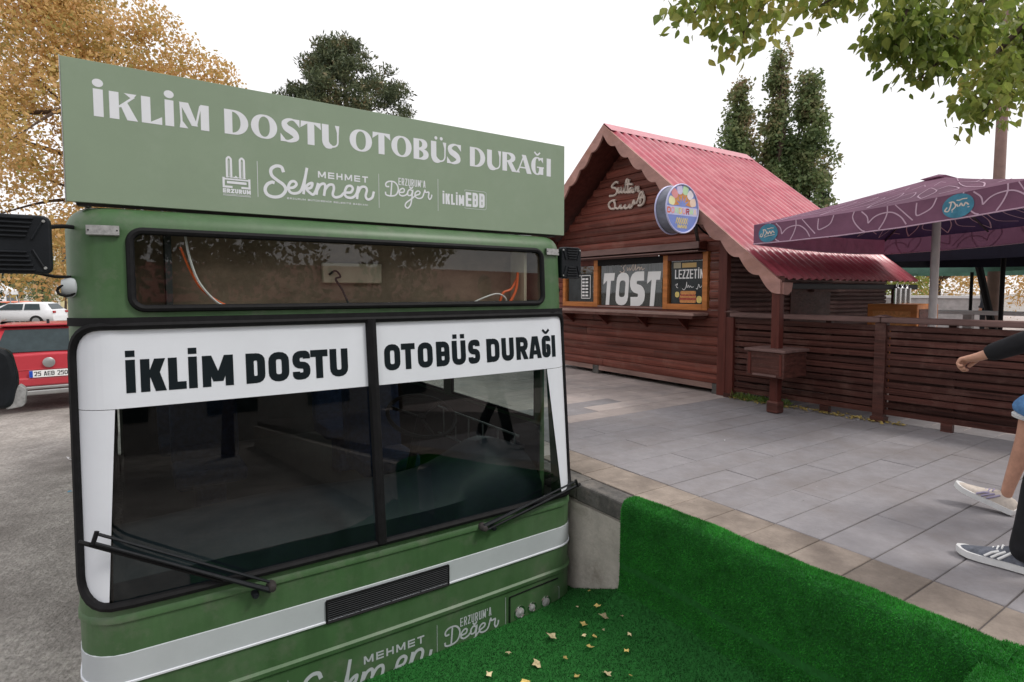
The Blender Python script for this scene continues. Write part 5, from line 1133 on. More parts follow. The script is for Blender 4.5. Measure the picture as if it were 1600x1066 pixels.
# poplars behind the kiosk
for i, (u, v, zt, wd, lab) in enumerate(((14.1, 9.85, 7.75, .62, 'left slender poplar with bare lower twigs behind the kiosk ridge'), (14.98, 9.28, 8.6, .50, 'tallest slender poplar between two others behind the kiosk'), (15.7, 8.76, 7.95, .70, 'rust tipped poplar nearest the pole behind the kiosk'), (15.3, 9.3, 6.3, .95, 'short bushy poplar at the foot of the taller poplars'))):
    cl = []
    for _ in range(140):
        h = random.random(); rad = wd * 1.08 * (1.15 - .95 * h ** 1.6) * random.random() ** .5; a = random.uniform(0, 2 * pi)
        cl.append(((u + cos(a) * rad, v + sin(a) * rad, 2.2 + (zt - 2.4) * h), random.uniform(.15, .36)))
    tree('poplar_tree', lab, (u, v, PZ), zt - .4, cl, 1500, .10, L_POPLAR, .08, 'poplars behind the kiosk', droop=.1, nl=14)
cl = [((18.2 + random.uniform(-.3, .3) * (1 - h) * 1.6, 9.65 + random.uniform(-.3, .3) * (1 - h) * 1.6, 2.0 + 3.9 * h), .16 + .26 * (1 - h)) for h in np.linspace(0, 1, 40)]
tree('small_conifer', 'small pointed conifer peeping over the kiosk roof edge', (18.2, 9.65, PZ), 5.6, cl, 1900, .09, L_DARK, .08, nl=8)
# willow and others beyond the parasols
for (x, y_, zt, rr, lm, nm, lab) in ((24.5, 10.6, 4.6, 2.1, L_WILLOW, 'willow_tree', 'yellow green weeping willow seen below the plum parasol'), (31, 11.0, 5.0, 2.4, L_ORANGE, 'amber_tree', 'amber leaved tree beyond the gazebo'), (34, 15.5, 5.6, 2.6, L_WILLOW, 'lime_tree', 'lime green tree far behind the low stone wall'), (30, 6.0, 5.0, 2.2, L_ORANGE, 'rusty_tree', 'rusty orange tree far right behind the gazebo')):
    cl = [((x + random.gauss(0, rr * .5), y_ + random.gauss(0, rr * .5), random.uniform(1.6, zt)), random.uniform(.4, .8)) for _ in range(60)]
    tree(nm, lab, (x, y_, PZ), zt - .8, cl, 330, .15, lm, .15, flat=1.3, droop=1.2 if lm is L_WILLOW else .2, nl=16, aspect=.4)
# trees and kiosk row across the road behind the camera: they show only as reflections in the windscreen
for i, (x, y_, zt, lab) in enumerate(((-3.2, -9.5, 7.5, 'dark leafy tree across the road with a leaning trunk'), (1.4, -11.5, 8.5, 'tallest dark leafy tree across the road'), (6.4, -10.0, 7.0, 'dark leafy tree across the road nearest the pavement'), (-8, -12, 8.0, 'dark leafy tree across the road far from the pavement'))):
    cl = [((x + random.gauss(0, 1.2), y_ + random.gauss(0, 1.0), random.uniform(2.4, zt)), random.uniform(.6, 1.1)) for _ in range(46)]
    tree('roadside_tree', lab, (x, y_, -.1), zt - 1, cl, 150, .22, L_DARK, .2, 'trees across the road', nl=14)
bh = root('market_building', (2, -19, -.1), 'long low building with red tin roof across the road', 'building')
MB().box((-26, -22, -.1), (28, -18.5, 4.2)).build('wall', 'bldg_grey', bh); MB().prism([(-22.4, 4.2), (-18.1, 4.2), (-20.2, 6.0)], -26.5, 28.5, 'x').build('roof', 'redroof', bh)
for k in range(12): w_ = MB().box((-24 + 4.2 * k, -18.52, .9), (-22 + 4.2 * k, -18.46, 3.0)).build('window', 'carglass', bh)

# overhanging branches, upper right: big leaves close to the camera
def ray(u, v, d):
    t = radians(3.5); f = Vector((.556, .831, 0)).normalized(); r = Vector((f.y, -f.x, 0)); F_ = f * cos(t) - Vector((0, 0, sin(t))); U_ = f * sin(t) + Vector((0, 0, cos(t)))
    return Vector((0, 0, 1.94)) + (F_ + r * ((u - 800) / 893) - U_ * ((v - 510) / 893)) * d
ot = root('maple_tree', (7.4, -1.6, PZ), 'broad leaved tree whose leafy branches hang in over the parasols', 'tree')
trunk = MB().tube(catmull([(7.4, -1.6, PZ), (7.3, -1.5, 2.4), (7.0, -1.2, 4.4), (6.4, -.4, 5.6)], 6), [.2 - .007 * i for i in range(19)], 10)
lv = MB(); anchors = []
twigs = [([(6.4, -.4, 5.6), ray(1560, -60, 4.6), ray(1500, 60, 4.4), ray(1440, 120, 4.3)], 1), ([(6.4, -.4, 5.6), ray(1600, 40, 4.7), ray(1560, 130, 4.5), ray(1530, 185, 4.4)], 1), ([(6.4, -.4, 5.6), ray(1480, -90, 4.4), ray(1430, -10, 4.2), ray(1400, 60, 4.1)], 1), ([(6.4, -.4, 5.6), ray(1400, -110, 4.2), ray(1250, -60, 4.0), ray(1130, -20, 3.9), ray(1080, 25, 3.85)], 1), ([ray(1250, -60, 4.0), ray(1190, 10, 3.9), ray(1150, 70, 3.85)], 1), ([ray(1400, -110, 4.2), ray(1340, -30, 4.05), ray(1280, 10, 4.0)], 1), ([ray(1560, -60, 4.6), ray(1520, 30, 4.5), ray(1480, 90, 4.4)], 1), ([ray(1600, 40, 4.7), ray(1610, 90, 4.8), ray(1600, 135, 4.8)], 1), ([(6.4, -.4, 5.6), ray(1640, -20, 5.2), ray(1590, 60, 5.1), ray(1530, 140, 5.0)], 1), ([ray(1500, 60, 4.4), ray(1430, 60, 4.35), ray(1390, 75, 4.3)], 1)]
for pts, _ in twigs:
    P3 = catmull([tuple(p) for p in pts], 10); trunk.tube(P3, [.03 * (1 - .9 * i / (len(P3) - 1)) + .003 for i in range(len(P3))], 5); anchors.append(P3)
trunk.build('trunk', 'bark', ot, smooth=True)
def leaf(mb, p, d, n, sz):
    d = d.normalized(); s_ = d.cross(n).normalized(); up = s_.cross(d); wd = sz * .30
    prof = [(0, .0), (.22, .8), (.48, 1.0), (.78, .52), (1.0, .0)]
    vs = []
    for t, w_ in prof:
        c = p + d * (t * sz) - up * (.12 * sz * t * t); vs += [c - s_ * (w_ * wd) + up * (.10 * sz * w_), c, c + s_ * (w_ * wd) + up * (.10 * sz * w_)]
    mb.add(vs, [(3 * i, 3 * i + 1, 3 * i + 4, 3 * i + 3) for i in range(4)] + [(3 * i + 1, 3 * i + 2, 3 * i + 5, 3 * i + 4) for i in range(4)])
cnt = 0
for ai, P3 in enumerate(anchors):
    for i, p in enumerate(P3):
        if i < len(P3) * .30: continue
        for _ in range(19 if ai in (3, 4, 5) else 27):
            cg = lambda m_, s_: m_ + max(-1.5, min(1.5, random.gauss(0, 1))) * s_; q = Vector(p) + Vector((cg(0, .13), cg(0, .13), cg(.03, .08)))
            d = Vector((random.gauss(0, .5), random.gauss(0, .5), random.uniform(-1.3, -.1))); leaf(lv, q, d, Vector((random.gauss(0, 1), random.gauss(0, 1), random.gauss(.3, .6))), random.uniform(.05, .105)); cnt += 1
lv.build('crown', L_NEAR, ot, fix=False)

# ------------------------------------------------------------------ fallen leaves and litter
lm_ = []
for k in range(4):
    mb = MB(); n = 9; mb.add([(0, 0, .002)] + [((.018 + .012 * (j % 2)) * cos(2 * pi * j / n) * random.uniform(.7, 1.2), (.012 + .010 * (j % 2)) * sin(2 * pi * j / n), random.uniform(0, .012)) for j in range(n)], [(0, 1 + j, 1 + (j + 1) % n) for j in range(n)]); lm_.append(mb.mesh('fallen_leaf', 'leaf_dry' if k % 2 else 'leaf_pale', fix=False))
def turf_z(x): return float(np.interp(x, [p[0] for p in TP], [p[1] for p in TP]))
spots = [(2.18, 2.55), (2.25, 2.45), (2.22, 2.36), (2.12, 2.42), (2.07, 2.36), (2.10, 2.31), (2.16, 2.30), (2.04, 2.28), (2.22, 2.16), (2.14, 2.10), (1.98, 2.08), (2.05, 1.98), (1.75, 2.38), (1.62, 2.30), (1.50, 2.46), (1.86, 2.18), (1.78, 2.06), (1.66, 2.14), (1.58, 2.02), (1.42, 2.22), (1.90, 1.85), (2.0, 1.72), (1.72, 1.78), (1.35, 2.40), (2.28, 2.28), (2.3, 2.58), (1.95, 2.50), (1.55, 1.80), (2.12, 1.62), (1.83, 1.62), (1.28, 2.28), (1.46, 2.08), (1.68, 2.55), (1.9, 2.32)]
for k, (x, y_) in enumerate(spots):
    o = newobj('fallen_leaf', lm_[k % 4]); o.location = (x, y_, turf_z(x) + .014); s_ = random.choice((.5, .7, .9, 1.3)); o.scale = (s_, s_, s_); o.rotation_euler = (random.uniform(-.3, .3), random.uniform(-.3, .3), random.uniform(0, 6.28)); tag(o, 'dry curled leaf fallen on the green artificial grass', 'leaf', 'dry leaves on the artificial grass')
o = newobj('fallen_leaf', lm_[1]); o.location = (2.36, 1.38, .13); o.scale = (1.8, 1.6, 1.5); o.rotation_euler = (.2, -.9, .5); tag(o, 'largest yellow leaf caught where carpet meets its wall', 'leaf')
lit = MB()
for _ in range(420):
    t = random.random(); p = FP[0].lerp(FP[1], t * 1.15) + Vector((random.gauss(-.03, .05), 0, 0)); s_ = random.uniform(.008, .022)
    lit.add([(p.x + s_ * cos(a) * random.uniform(.6, 1.2), p.y + s_ * sin(a), PZ + .003 + random.uniform(0, .02)) for a in (0, 1.6, 3.1, 4.7)], [(0, 1, 2, 3)])
tag(lit.build('leaf_litter', 'leaf_dry', fix=False), 'yellow leaf litter gathered along the foot of the fence', 'litter', kind='stuff')
tg = root('grass_tuft', (6.05, 3.9, PZ), 'green weeds growing at the foot of fence and kiosk post', 'weeds'); tg['kind'] = 'stuff'
pts = np.array([(6.02 + random.gauss(0, .05), random.uniform(3.5, 4.2), PZ + random.random() * .03) for _ in range(700)]); o = leaves('blades', pts, .06, tg, L_GRASS, -1.5, .15); o['kind'] = 'stuff'
for nm, lab, loc, m, sz in (('paper_wrapper', 'small blue plastic wrapper on the dusty road', (-.55, 7.2, -.085), 'paper_blue', .035), ('paper_scrap', 'crumpled white paper scrap on the road beside the bus', (-.62, 8.6, -.085), 'tent', .09), ('cigarette_butt', 'white scrap on the grey paving', (4.2, 3.0, PZ + .002), 'tent', .022), ('paper_scrap', 'white scrap at the foot of the fence post', (5.98, 2.75, PZ + .002), 'tent', .03)):
    mb = MB(); mb.add([(sz * random.uniform(-1, 1), sz * random.uniform(-.6, .6), random.uniform(0, sz * .4)) for _ in range(9)], [(0, 1, 2), (2, 3, 4), (4, 5, 6), (6, 7, 8), (1, 3, 5)]); o = mb.build(nm, m, fix=False); o.location = loc; tag(o, lab, 'litter')

# ------------------------------------------------------------------ cars
def car(label, paint, loc, rz, kind='suv', detail=False, group=None):
    r = root('parked_car', loc, label, 'car', group, rz)
    W, H, Ln = {'suv': (.90, 1.46, 4.3), 'hatch': (.86, 1.40, 4.0), 'van': (.95, 1.95, 4.8)}[kind]; zb = .33; belt = .95 if kind != 'van' else 1.05
    st = [(0.0, .90, .58, .60), (.03, .97, belt - .02, belt), (.12, .99, belt, belt + .03), (.42, 1, belt + .02, H - .06), (.62, 1, belt + .02, H), (1.4, 1, belt, H + .01), (2.3, 1, belt, H - .04), (3.05, 1, belt - .02, belt + .06), (3.7, .97, belt - .08, belt - .04), (Ln - .08, .92, .72, .76), (Ln, .82, .55, .58)]
    if kind == 'van': st[3] = (.2, 1, belt, H - .1); st[4] = (.35, 1, belt, H)
    rows = []
    for y_, wf, bz, rz_ in st:
        w_ = W * wf; wr = w_ * (.80 if rz_ > bz + .15 else .90)
        half = [(0, zb), (w_ * .86, zb), (w_ * .97, zb + .10), (w_, min(bz - .06, .62)), (w_ * .975, bz), (wr, rz_ - .05 if rz_ - bz > .12 else rz_ - .005), (wr * .82, rz_), (0, rz_ + .015)]
        rows.append([(-x, y_, z) for x, z in half[::-1]][:-1] + [(x, y_, z) for x, z in half])
    mb = MB(); mb.grid(rows); n = len(rows[0]); mb.add(rows[0], [tuple(range(n))]); mb.add(rows[-1], [tuple(range(n))[::-1]])
    b = mb.build('body', paint, r, smooth=True, world=False)
    def face(ya, yb, wa, wb, za, zb_): return [(-wa, ya, za), (wa, ya, za), (wb, yb, zb_), (-wb, yb, zb_)]
    y0, z0, y1, z1 = (.12, belt + .03, .42, H - .06) if kind != 'van' else (.12, belt + .05, .2, H - .1)
    e = .018; MB().add([(x, y_ - e, z + e) for x, y_, z in face(y0 + .02, y1 - .015, W * .77, W * .63, z0 + .025, z1 - .03)], [(0, 1, 2, 3)]).build('rear_window', 'carglass', r, world=False)
    MB().add([(x, y_ + e, z + e) for x, y_, z in face(3.0, 2.36, W * .82, W * .70, belt + .08, H - .07)], [(0, 1, 2, 3)]).build('front_window', 'carglass', r, world=False)
    for q in (-1, 1):
        for ya, yb, yc, yd in ((.62, 1.42, 1.42, .72), (1.5, 2.75, 2.25, 1.5)): MB().add([(q * (W + .004), ya, belt + .03), (q * (W + .004), yb, belt + .03), (q * (W * .83 + .004), yc, H - .08), (q * (W * .83 + .004), yd, H - .08)], [(0, 1, 2, 3)]).build('side_window', 'carglass', r, world=False)
        for yw in (.85, Ln - .85):
            wh = MB().lathe([(.0, -.11), (.20, -.11), (.33, -.09), (.33, .09), (.2, .11), (0, .11)], (q * (W - .09), yw, .33), 20, 'x').build('wheel', 'tyre', r, smooth=True, world=False); MB().lathe([(.0, 0), (.20, .0), (.2, .012)], (q * (W - .09) + q * .112, yw, .33), 16, 'x').build('rim', 'silver', wh, world=False)
        MB().cbox((q * W * .80, -.012 if detail else .02, belt - .10), (.26, .10, .13)).build('tail_light', 'taillight', r, bevel=.02, world=False)
        MB().cbox((q * (W + .09), 2.75, belt + .06), (.16, .1, .12)).build('door_mirror', paint, r, bevel=.02, world=False)
    if detail:
        MB().box((-.26, -.052, .60), (.26, -.036, .715)).build('number_plate', 'white', r, world=False)
        MB().box((-.262, -.0545, .602), (-.215, -.0515, .713)).build('plate_band', 'plate_blue', r, world=False)
        ink = Ink(); sansline(ink, '25 AEB 250', -.20, .245, .622, .695, .011, .18, .012)
        me = bpy.data.meshes.new('plate_number'); me.from_pydata([(x, -.0545 - l, z) for x, z, l in ink.v], [], ink.f); me.materials.append(M['ink']); par(newobj('plate_number', me), r, False)
        MB().lathe([(.0, -.012), (.07, -.010), (.085, 0)], (0, 0, 0), 20, 'y').build('emblem', 'silver', r, smooth=True, world=False).location = (0, -.02, .84); r.children[-1].scale = (1, 1, .55)
        MB().box((-.86, -.06, .40), (.86, .0, .45)).build('bumper_trim', 'silver', r, bevel=.015, world=False); MB().box((-.70, -.055, .30), (.70, .05, .385)).build('skid_plate', 'silver', r, bevel=.02, world=False); MB().box((-.88, -.035, .45), (.88, .05, .60)).build('bumper', paint, r, bevel=.03, world=False)
        MB().box((-.80, .0, .72), (.80, .045, .735)).build('tailgate_crease', paint, r, bevel=.006, world=False)
        MB().cbox((0, .46, H + .0), (1.36, .22, .035)).build('spoiler', paint, r, bevel=.015, world=False); MB().prism([(.55, H), (.75, H), (.62, H + .09), (.58, H + .09)], -.02, .02, 'x').build('antenna_fin', 'blackplastic', r, world=False)
        for q in (-1, 1): MB().tube([(q * .68, .6, H + .02), (q * .66, 1.2, H + .06), (q * .66, 2.1, H + .04)], .018, 6).build('roof_rail', 'silver', r, world=False)
        MB().tube([(0, .27, 1.08), (.32, .24, 1.09)], .012, 6).build('rear_wiper', 'blackplastic', r, world=False)
    return r
car('red hatchback with number plate and silver bumper trim parked beyond the bus', 'redcar', (-1.17, 12.4, -.1), radians(4), 'suv', True)
car('white hatchback parked beyond the red car near dark trees', 'whitecar', (-6.5, 40.5, -.1), radians(60), 'hatch', group='cars parked along the far kerb')
car('white van parked far off before the yellow building', 'whitecar', (-6.6, 52, -.1), radians(75), 'van', group='cars parked along the far kerb')
car('white car parked far off beside the orange car', 'whitecar', (-3.4, 43, -.1), radians(70), 'hatch', group='cars parked along the far kerb')
car('bright orange car parked far off between white ones', 'orangecar', (-4.9, 48.5, -.1), radians(80), 'hatch', group='cars parked along the far kerb')
car('pale silver car parked beyond the gazebo', 'bluecar', (26, 5.0, PZ), radians(100), 'hatch')

# ------------------------------------------------------------------ far left background
yb = root('yellow_building', (-9, 84, -.1), 'pale yellow building with tall columns far behind the parked cars', 'building')
MB().box((-17, 80, -.1), (1, 92, 9.2)).build('wall', 'bldg_yellow', yb); MB().box((-17.4, 79.6, 9.21), (1.4, 92.4, 9.8)).build('cornice', 'bldg_white', yb)
for k in range(8): MB().box((-16.2 + 2.3 * k, 79.4, -.1), (-15.5 + 2.3 * k, 79.99, 9.2)).build('column', 'bldg_white', yb)
for k in range(7):
    for j in range(2): MB().box((-15.2 + 2.3 * k, 79.9, 1.2 + 3.8 * j), (-14.1 + 2.3 * k, 79.98, 3.7 + 3.8 * j)).build('window', 'carglass', yb)
wb = root('white_building', (-24, 70, -.1), 'white apartment block far off behind dark trees', 'building'); MB().box((-34, 66, -.1), (-17.5, 78, 13)).build('wall', 'bldg_white', wb)
for k in range(6):
    for j in range(4): MB().box((-33 + 2.6 * k, 65.9, 1.2 + 3 * j), (-31.6 + 2.6 * k, 65.98, 2.8 + 3 * j)).build('window', 'carglass', wb)
for (x, y_, zt, lab, lm) in ((-5.9, 33, 4.6, 'dark green tree at the far kerb under the bus mirror', L_DARK), (-8.4, 44, 4.8, 'second dark green tree behind the white hatchback', L_DARK), (-6.0, 60, 4.5, 'olive tree before the yellow building columns', L_POPLAR), (-4.6, 62, 4.2, 'brownish young tree before the yellow building', L_ORANGE)):
    cl = [((x + random.gauss(0, .8), y_ + random.gauss(0, .8), random.uniform(1.0, zt)), random.uniform(.4, .7)) for _ in range(34)]
    tree('kerbside_tree', lab, (x, y_, -.1), zt - .6, cl, 300, .17, lm, .12, 'young trees along the far kerb', nl=10)
tn = root('market_tent', (-7.2, 45, -.1), 'white peaked market tent beyond the white hatchback', 'tent')
mb = MB(); A_ = [(-8.7, 43.5), (-5.7, 43.5), (-5.7, 46.5), (-8.7, 46.5)]
for i in range(4): a, b = A_[i], A_[(i + 1) % 4]; mb.add([(*a, 2.0), (*b, 2.0), (-7.2, 45, 2.9)], [(0, 1, 2)]); mb.add([(*a, 2.0), (*b, 2.0), (*b, 1.75), (*a, 1.75)], [(0, 1, 2, 3)])
mb.build('tent_roof', 'tent', tn, fix=False)
for a in A_: MB().tube([(*a, -.1), (*a, 2.0)], .03, 6).build('leg', 'silver', tn)

# ------------------------------------------------------------------ people
def skin_mesh(name, joints, edges, material, parent, sub=2, rootj=0):
    me = bpy.data.meshes.new(name); me.from_pydata([j[:3] for j in joints], edges, []); o = newobj(name, me); par(o, parent)
    sk = o.modifiers.new('skin', 'SKIN'); sk.use_smooth_shade = True; sk.use_x_symmetry = False
    for i, j in enumerate(joints):
        r = j[3]; d = me.skin_vertices[0].data[i]; d.radius = (r, r) if not hasattr(r, '__len__') else r; d.use_root = (i == rootj)
    sb = o.modifiers.new('sub', 'SUBSURF'); sb.levels = sub; sb.render_levels = sub
    me.materials.append(M[material] if isinstance(material, str) else material); return o
def chain(pts, start=0): return [(start + i, start + i + 1) for i in range(len(pts) - 1)]
def shoe(parent, heel, yaw, pitch, ln, upper, stripe, roll=0):
    """shoe with its heel at the given point, toe along +Y before yaw; pitch lifts the toe"""
    mtx = Matrix.Translation(heel) @ Matrix.Rotation(yaw, 4, 'Z') @ Matrix.Rotation(pitch, 4, 'X')
    sec = []
    for t, w_, h in ((0, .030, .075), (.06, .036, .088), (.2, .037, .098), (.34, .038, .102), (.48, .042, .085), (.64, .047, .066), (.80, .046, .054), (.93, .034, .046), (1.0, .012, .038)):
        ring = []
        for a in np.linspace(0, pi, 9): ring.append((w_ * cos(a) * (1 if abs(cos(a)) > .9 else .94), ln * t, .026 + (h - .026) * sin(a) ** .8))
        sec.append(ring)
    mb = MB(); mb.grid([[tuple(mtx @ Vector(p)) for p in r] for r in sec]); mb.add([tuple(mtx @ Vector(p)) for p in sec[0]], [tuple(range(9))]); sh = mb.build('shoe', upper, parent, smooth=True)
    mb = MB(); P_ = []
    ts = [(-.015, .022), (0, .035), (.1, .042), (.3, .043), (.5, .048), (.68, .053), (.84, .051), (.95, .038), (1.03, .012)]
    lo_ = [(w_, ln * t, .004 + .03 * max(0, t - .82) ** 1 * 1.2) for t, w_ in ts]; n = len(ts)
    ring_b = [(x, y_, z) for x, y_, z in lo_] + [(-x, y_, z) for x, y_, z in lo_[::-1]]; ring_t = [(x * 1.02, y_, z + .031) for x, y_, z in ring_b]
    vs_ = [tuple(mtx @ Vector(p)) for p in ring_b + ring_t]; m_ = len(ring_b); mb.add(vs_, [tuple(range(m_))[::-1], tuple(range(m_, 2 * m_))] + [(i, (i + 1) % m_, m_ + (i + 1) % m_, m_ + i) for i in range(m_)]); mb.build('sole', 'sole', sh, smooth=True)
    for q in (-1, 1):
        for k in range(3):
            y_ = ln * (.36 + .085 * k); pts_ = [mtx @ Vector((q * (.0445 + .002 * k), y_ + .025 - .0, .040)), mtx @ Vector((q * (.039 + .001 * k), y_ - .0, .064)), mtx @ Vector((q * .026, y_ - .022, .084 - .006 * k))]
            MB().tube(pts_, .0062, 5).build('stripe', stripe, sh, smooth=True)
    lc = MB()
    for k in range(4): y_ = ln * (.42 + .06 * k); z_ = .098 - .010 * k; lc.tube([mtx @ Vector((-.022, y_, z_ - .012)), mtx @ Vector((0, y_, z_ - .001)), mtx @ Vector((.022, y_, z_ - .012))], .004, 5)
    lc.build('laces', stripe, sh, smooth=True); return sh
def head(parent, c, yaw):
    mtx = Matrix.Translation(c) @ Matrix.Rotation(yaw, 4, 'Z'); mb = MB(); rows = []
    for i in range(15):
        th = pi * i / 14; row = []
        for k in range(20):
            a = 2 * pi * k / 20; x = .076 * sin(th) * cos(a); y_ = .095 * sin(th) * sin(a); z = .118 * cos(th)
            if z < 0: x *= 1 - .25 * (-z / .118); y_ = y_ * (1 - .12 * (-z / .118)) + .012 * (-z / .118)
            if y_ > .07 and abs(x) < .016 and -.035 < z < .02: y_ += .022 * (1 - (z + .0) / .02 if z > 0 else 1)
            row.append(tuple(mtx @ Vector((x, y_, z))))
        rows.append(row + row[:1])
    mb.grid(rows); h = mb.build('head', 'skin', parent, smooth=True)
    for q in (-1, 1):
        MB().lathe([(.0, -.008), (.012, -.006), (.014, 0)], tuple(mtx @ Vector((q * .03, .089, .012))), 10, 'y').build('eye', 'hair', h, smooth=True); MB().cbox(mtx @ Vector((q * .078, .0, -.005)), (.018, .035, .06)).build('ear', 'skin', h, bevel=.008)
    MB().cbox(mtx @ Vector((0, .088, -.058)), (.045, .012, .012)).build('mouth', 'filling', h, bevel=.004)
    rows = [[tuple(mtx @ Vector((.083 * sin(th) * cos(a), .102 * sin(th) * sin(a) - .008, .125 * cos(th) + .004))) for a in np.linspace(0, 2 * pi, 21) for th in [tt * (1.45 - .5 * sin(a))]] for tt in np.linspace(0, 1, 8)]
    MB().grid(rows).build('hair', 'hair', h, smooth=True)
def hand(joints, edges, wrist_i, wrist, d, palm_n, curl=1.15):
    """adds palm and five finger chains to a skin skeleton, fingers curling towards palm_n"""
    d = Vector(d).normalized(); pn = Vector(palm_n).normalized(); sd_ = d.cross(pn).normalized(); w0 = Vector(wrist)
    palm = w0 + d * .05; joints.append((*palm, (.036, .020))); pi_ = len(joints) - 1; edges.append((wrist_i, pi_))
    for k, (o_, ln) in enumerate(((-.030, .068), (-.010, .078), (.010, .074), (.029, .060))):
        kn = palm + d * .036 + sd_ * o_; prev = pi_; ang = 0; p = kn; joints.append((*p, .0098)); edges.append((prev, len(joints) - 1)); prev = len(joints) - 1
        for sgm in (.45, .32, .25): ang += curl * (.8 if sgm == .45 else 1.); p = p + (d * cos(ang) + pn * sin(ang)) * ln * sgm; joints.append((*p, .0085)); edges.append((prev, len(joints) - 1)); prev = len(joints) - 1
    p = w0 + d * .030 - sd_ * .030; joints.append((*p, .012)); edges.append((wrist_i, len(joints) - 1)); prev = len(joints) - 1
    for v_ in (d * .028 - sd_ * .012 + pn * .012, d * .024 + sd_ * .002 + pn * .014): p = p + v_; joints.append((*p, .0095)); edges.append((prev, len(joints) - 1)); prev = len(joints) - 1
def person(label, origin, hip, chest, neck, headc, legs, arms, top_m, leg_m, shoes, leg_from_knee=False, bare_shin=False, group=None):
    r = root('person', origin, label, 'person', group)
    V = Vector; J = []; E2 = []
    def add(p, rad, frm=None): J.append((*p, rad)); (E2.append((frm, len(J) - 1)) if frm is not None else None); return len(J) - 1
    h = add(hip, (.13, .10)); c_ = add(chest, (.15, .10), h); n_ = add(neck, .05, c_); add(V(headc) - V((0, 0, .04)), .05, n_)
    for hp, kn, an, toe in legs:
        a = add(hp, .082, h); b = add(kn, .050, a); b = add(V(kn).lerp(V(an), .32) - V((0, .018, 0)), .050, b); cc = add(an, .030, b); add(V(an) - V((0, 0, .04)), .026, cc)
    for shp, el, wr, d, pn in arms:
        a = add(shp, .052, c_); b = add(el, .040, a); cc = add(wr, .026, b); hand(J, E2, cc, wr, d, pn)
    skin_mesh('body', J, E2, 'skin', r, 2); head(r, headc, 0)
    # clothes
    J = []; E2 = []; h = add(hip, (.155, .12)); c_ = add(chest, (.175, .125), h); n_ = add(V(neck) - V((0, 0, .03)), .075, c_)
    for shp, el, wr, d, pn in arms: a = add(shp, .072, c_); b = add(el, .062, a); cc = add(V(el).lerp(V(wr), 1.0), .044, b)
    skin_mesh('jacket', J, E2, top_m, r, 2)
    J = []; E2 = []; h = add(V(hip) + V((0, 0, .02)), (.15, .115))
    for hp, kn, an, toe in legs:
        a = add(hp, .10, h)
        if bare_shin: b = add(V(hp).lerp(V(kn), .6), .10, a); cc = add(kn, .098, b); add(V(kn).lerp(V(an), .10), .096, cc)
        else: b = add(kn, .068, a); cc = add(V(kn).lerp(V(an), .62), .066, b); add(V(an) + V((0, .012, -.055)), .070, cc)
    skin_mesh('shorts' if bare_shin else 'trousers', J, E2, leg_m, r, 2)
    if bare_shin:
        for hp, kn, an, toe in legs:
            p = V(kn).lerp(V(an), .10); d = (V(an) - V(kn)).normalized(); q = d.cross(V((0, 0, 1)) if abs(d.z) < .9 else V((1, 0, 0))).normalized(); q2 = d.cross(q)
            MB().tube([p + (q * cos(a) + q2 * sin(a)) * .058 for a in np.linspace(0, 2 * pi, 17)[:-1]], .017, 6, True).build('frayed_hem', 'fray', r, smooth=True)
    for hl, yaw, pitch, up, st in shoes: shoe(r, V(hl), yaw, pitch, .285, up, st)
    return r
# dark clothed walker, front foot flat on the paving, left arm swung forward
person('person in black clothes and grey striped trainers striding past the grassed wall', (3.36, .6, PZ), (3.36, .42, PZ + .95), (3.36, .46, PZ + 1.28), (3.36, .48, PZ + 1.48), (3.36, .52, PZ + 1.64),
       [((3.27, .44, PZ + .88), (3.30, .75, PZ + .50), (3.345, .795, PZ + .10), (3.36, .92, PZ + .07)), ((3.46, .42, PZ + .88), (3.47, .34, PZ + .47), (3.46, -.02, PZ + .16), (3.46, .06, PZ + .07))],
       [((3.17, .46, PZ + 1.38), (3.16, .40, PZ + 1.09), (3.14, .20, PZ + .92), (0, -.4, -.9), (.9, 0, 0)), ((3.55, .48, PZ + 1.38), (3.55, .74, PZ + 1.12), (3.51, 1.045, PZ + .962), (-.1, .95, -.38), (-.35, -.3, -.9))],
       'black_cloth', 'black_cloth', [((3.352, .765, PZ + .003), radians(4), 0, 'shoe_grey', 'white'), ((3.46, -.10, PZ + .10), 0, radians(-38), 'shoe_grey', 'white')])
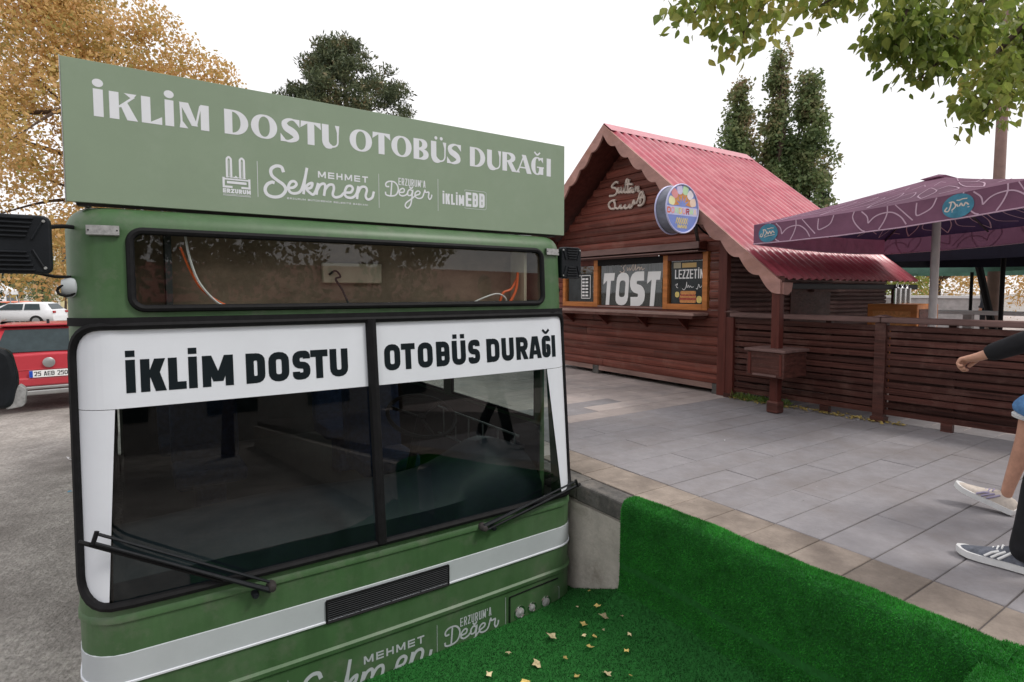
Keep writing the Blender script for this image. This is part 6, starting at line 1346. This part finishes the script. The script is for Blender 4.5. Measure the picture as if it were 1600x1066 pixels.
# second walker with denim shorts, heel just touching down
person('person in frayed blue denim shorts and beige trainers stepping beside the fence', (4.17, .75, PZ), (4.22, .58, PZ + .96), (4.22, .58, PZ + 1.28), (4.22, .60, PZ + 1.48), (4.22, .64, PZ + 1.64),
       [((4.13, .60, PZ + .88), (4.15, 1.01, PZ + .63), (4.155, 1.095, PZ + .13), (4.16, 1.20, PZ + .12)), ((4.32, .58, PZ + .88), (4.32, .50, PZ + .47), (4.32, .16, PZ + .16), (4.32, .24, PZ + .07))],
       [((4.03, .58, PZ + 1.38), (4.00, .44, PZ + 1.12), (4.0, .42, PZ + .88), (0, -.1, -1), (.9, 0, 0)), ((4.41, .58, PZ + 1.38), (4.43, .50, PZ + 1.1), (4.43, .62, PZ + .88), (0, .3, -.95), (-.9, 0, 0))],
       'fray', 'denim', [((4.155, 1.065, PZ + .004), radians(2), radians(17), 'shoe_beige', 'stripe_lilac'), ((4.32, .08, PZ + .10), 0, radians(-38), 'shoe_beige', 'stripe_lilac')], bare_shin=True)
# small far figure by the low wall
person('small distant person in grey standing near the low stone wall', (17.5, 5.2, PZ), (17.5, 5.2, PZ + .95), (17.5, 5.2, PZ + 1.28), (17.5, 5.2, PZ + 1.48), (17.5, 5.22, PZ + 1.64),
       [((17.41, 5.2, PZ + .88), (17.40, 5.22, PZ + .48), (17.40, 5.2, PZ + .08), (17.40, 5.3, PZ + .05)), ((17.59, 5.2, PZ + .88), (17.6, 5.22, PZ + .48), (17.6, 5.2, PZ + .08), (17.6, 5.3, PZ + .05))],
       [((17.31, 5.2, PZ + 1.38), (17.28, 5.18, PZ + 1.1), (17.30, 5.24, PZ + .86), (0, .1, -1), (.9, 0, 0)), ((17.69, 5.2, PZ + 1.38), (17.72, 5.18, PZ + 1.1), (17.7, 5.24, PZ + .86), (0, .1, -1), (-.9, 0, 0))],
       'dash', 'black_cloth', [((17.4, 5.13, PZ + .003), 0, 0, 'shoe_grey', 'white'), ((17.6, 5.13, PZ + .003), 0, 0, 'shoe_grey', 'white')])
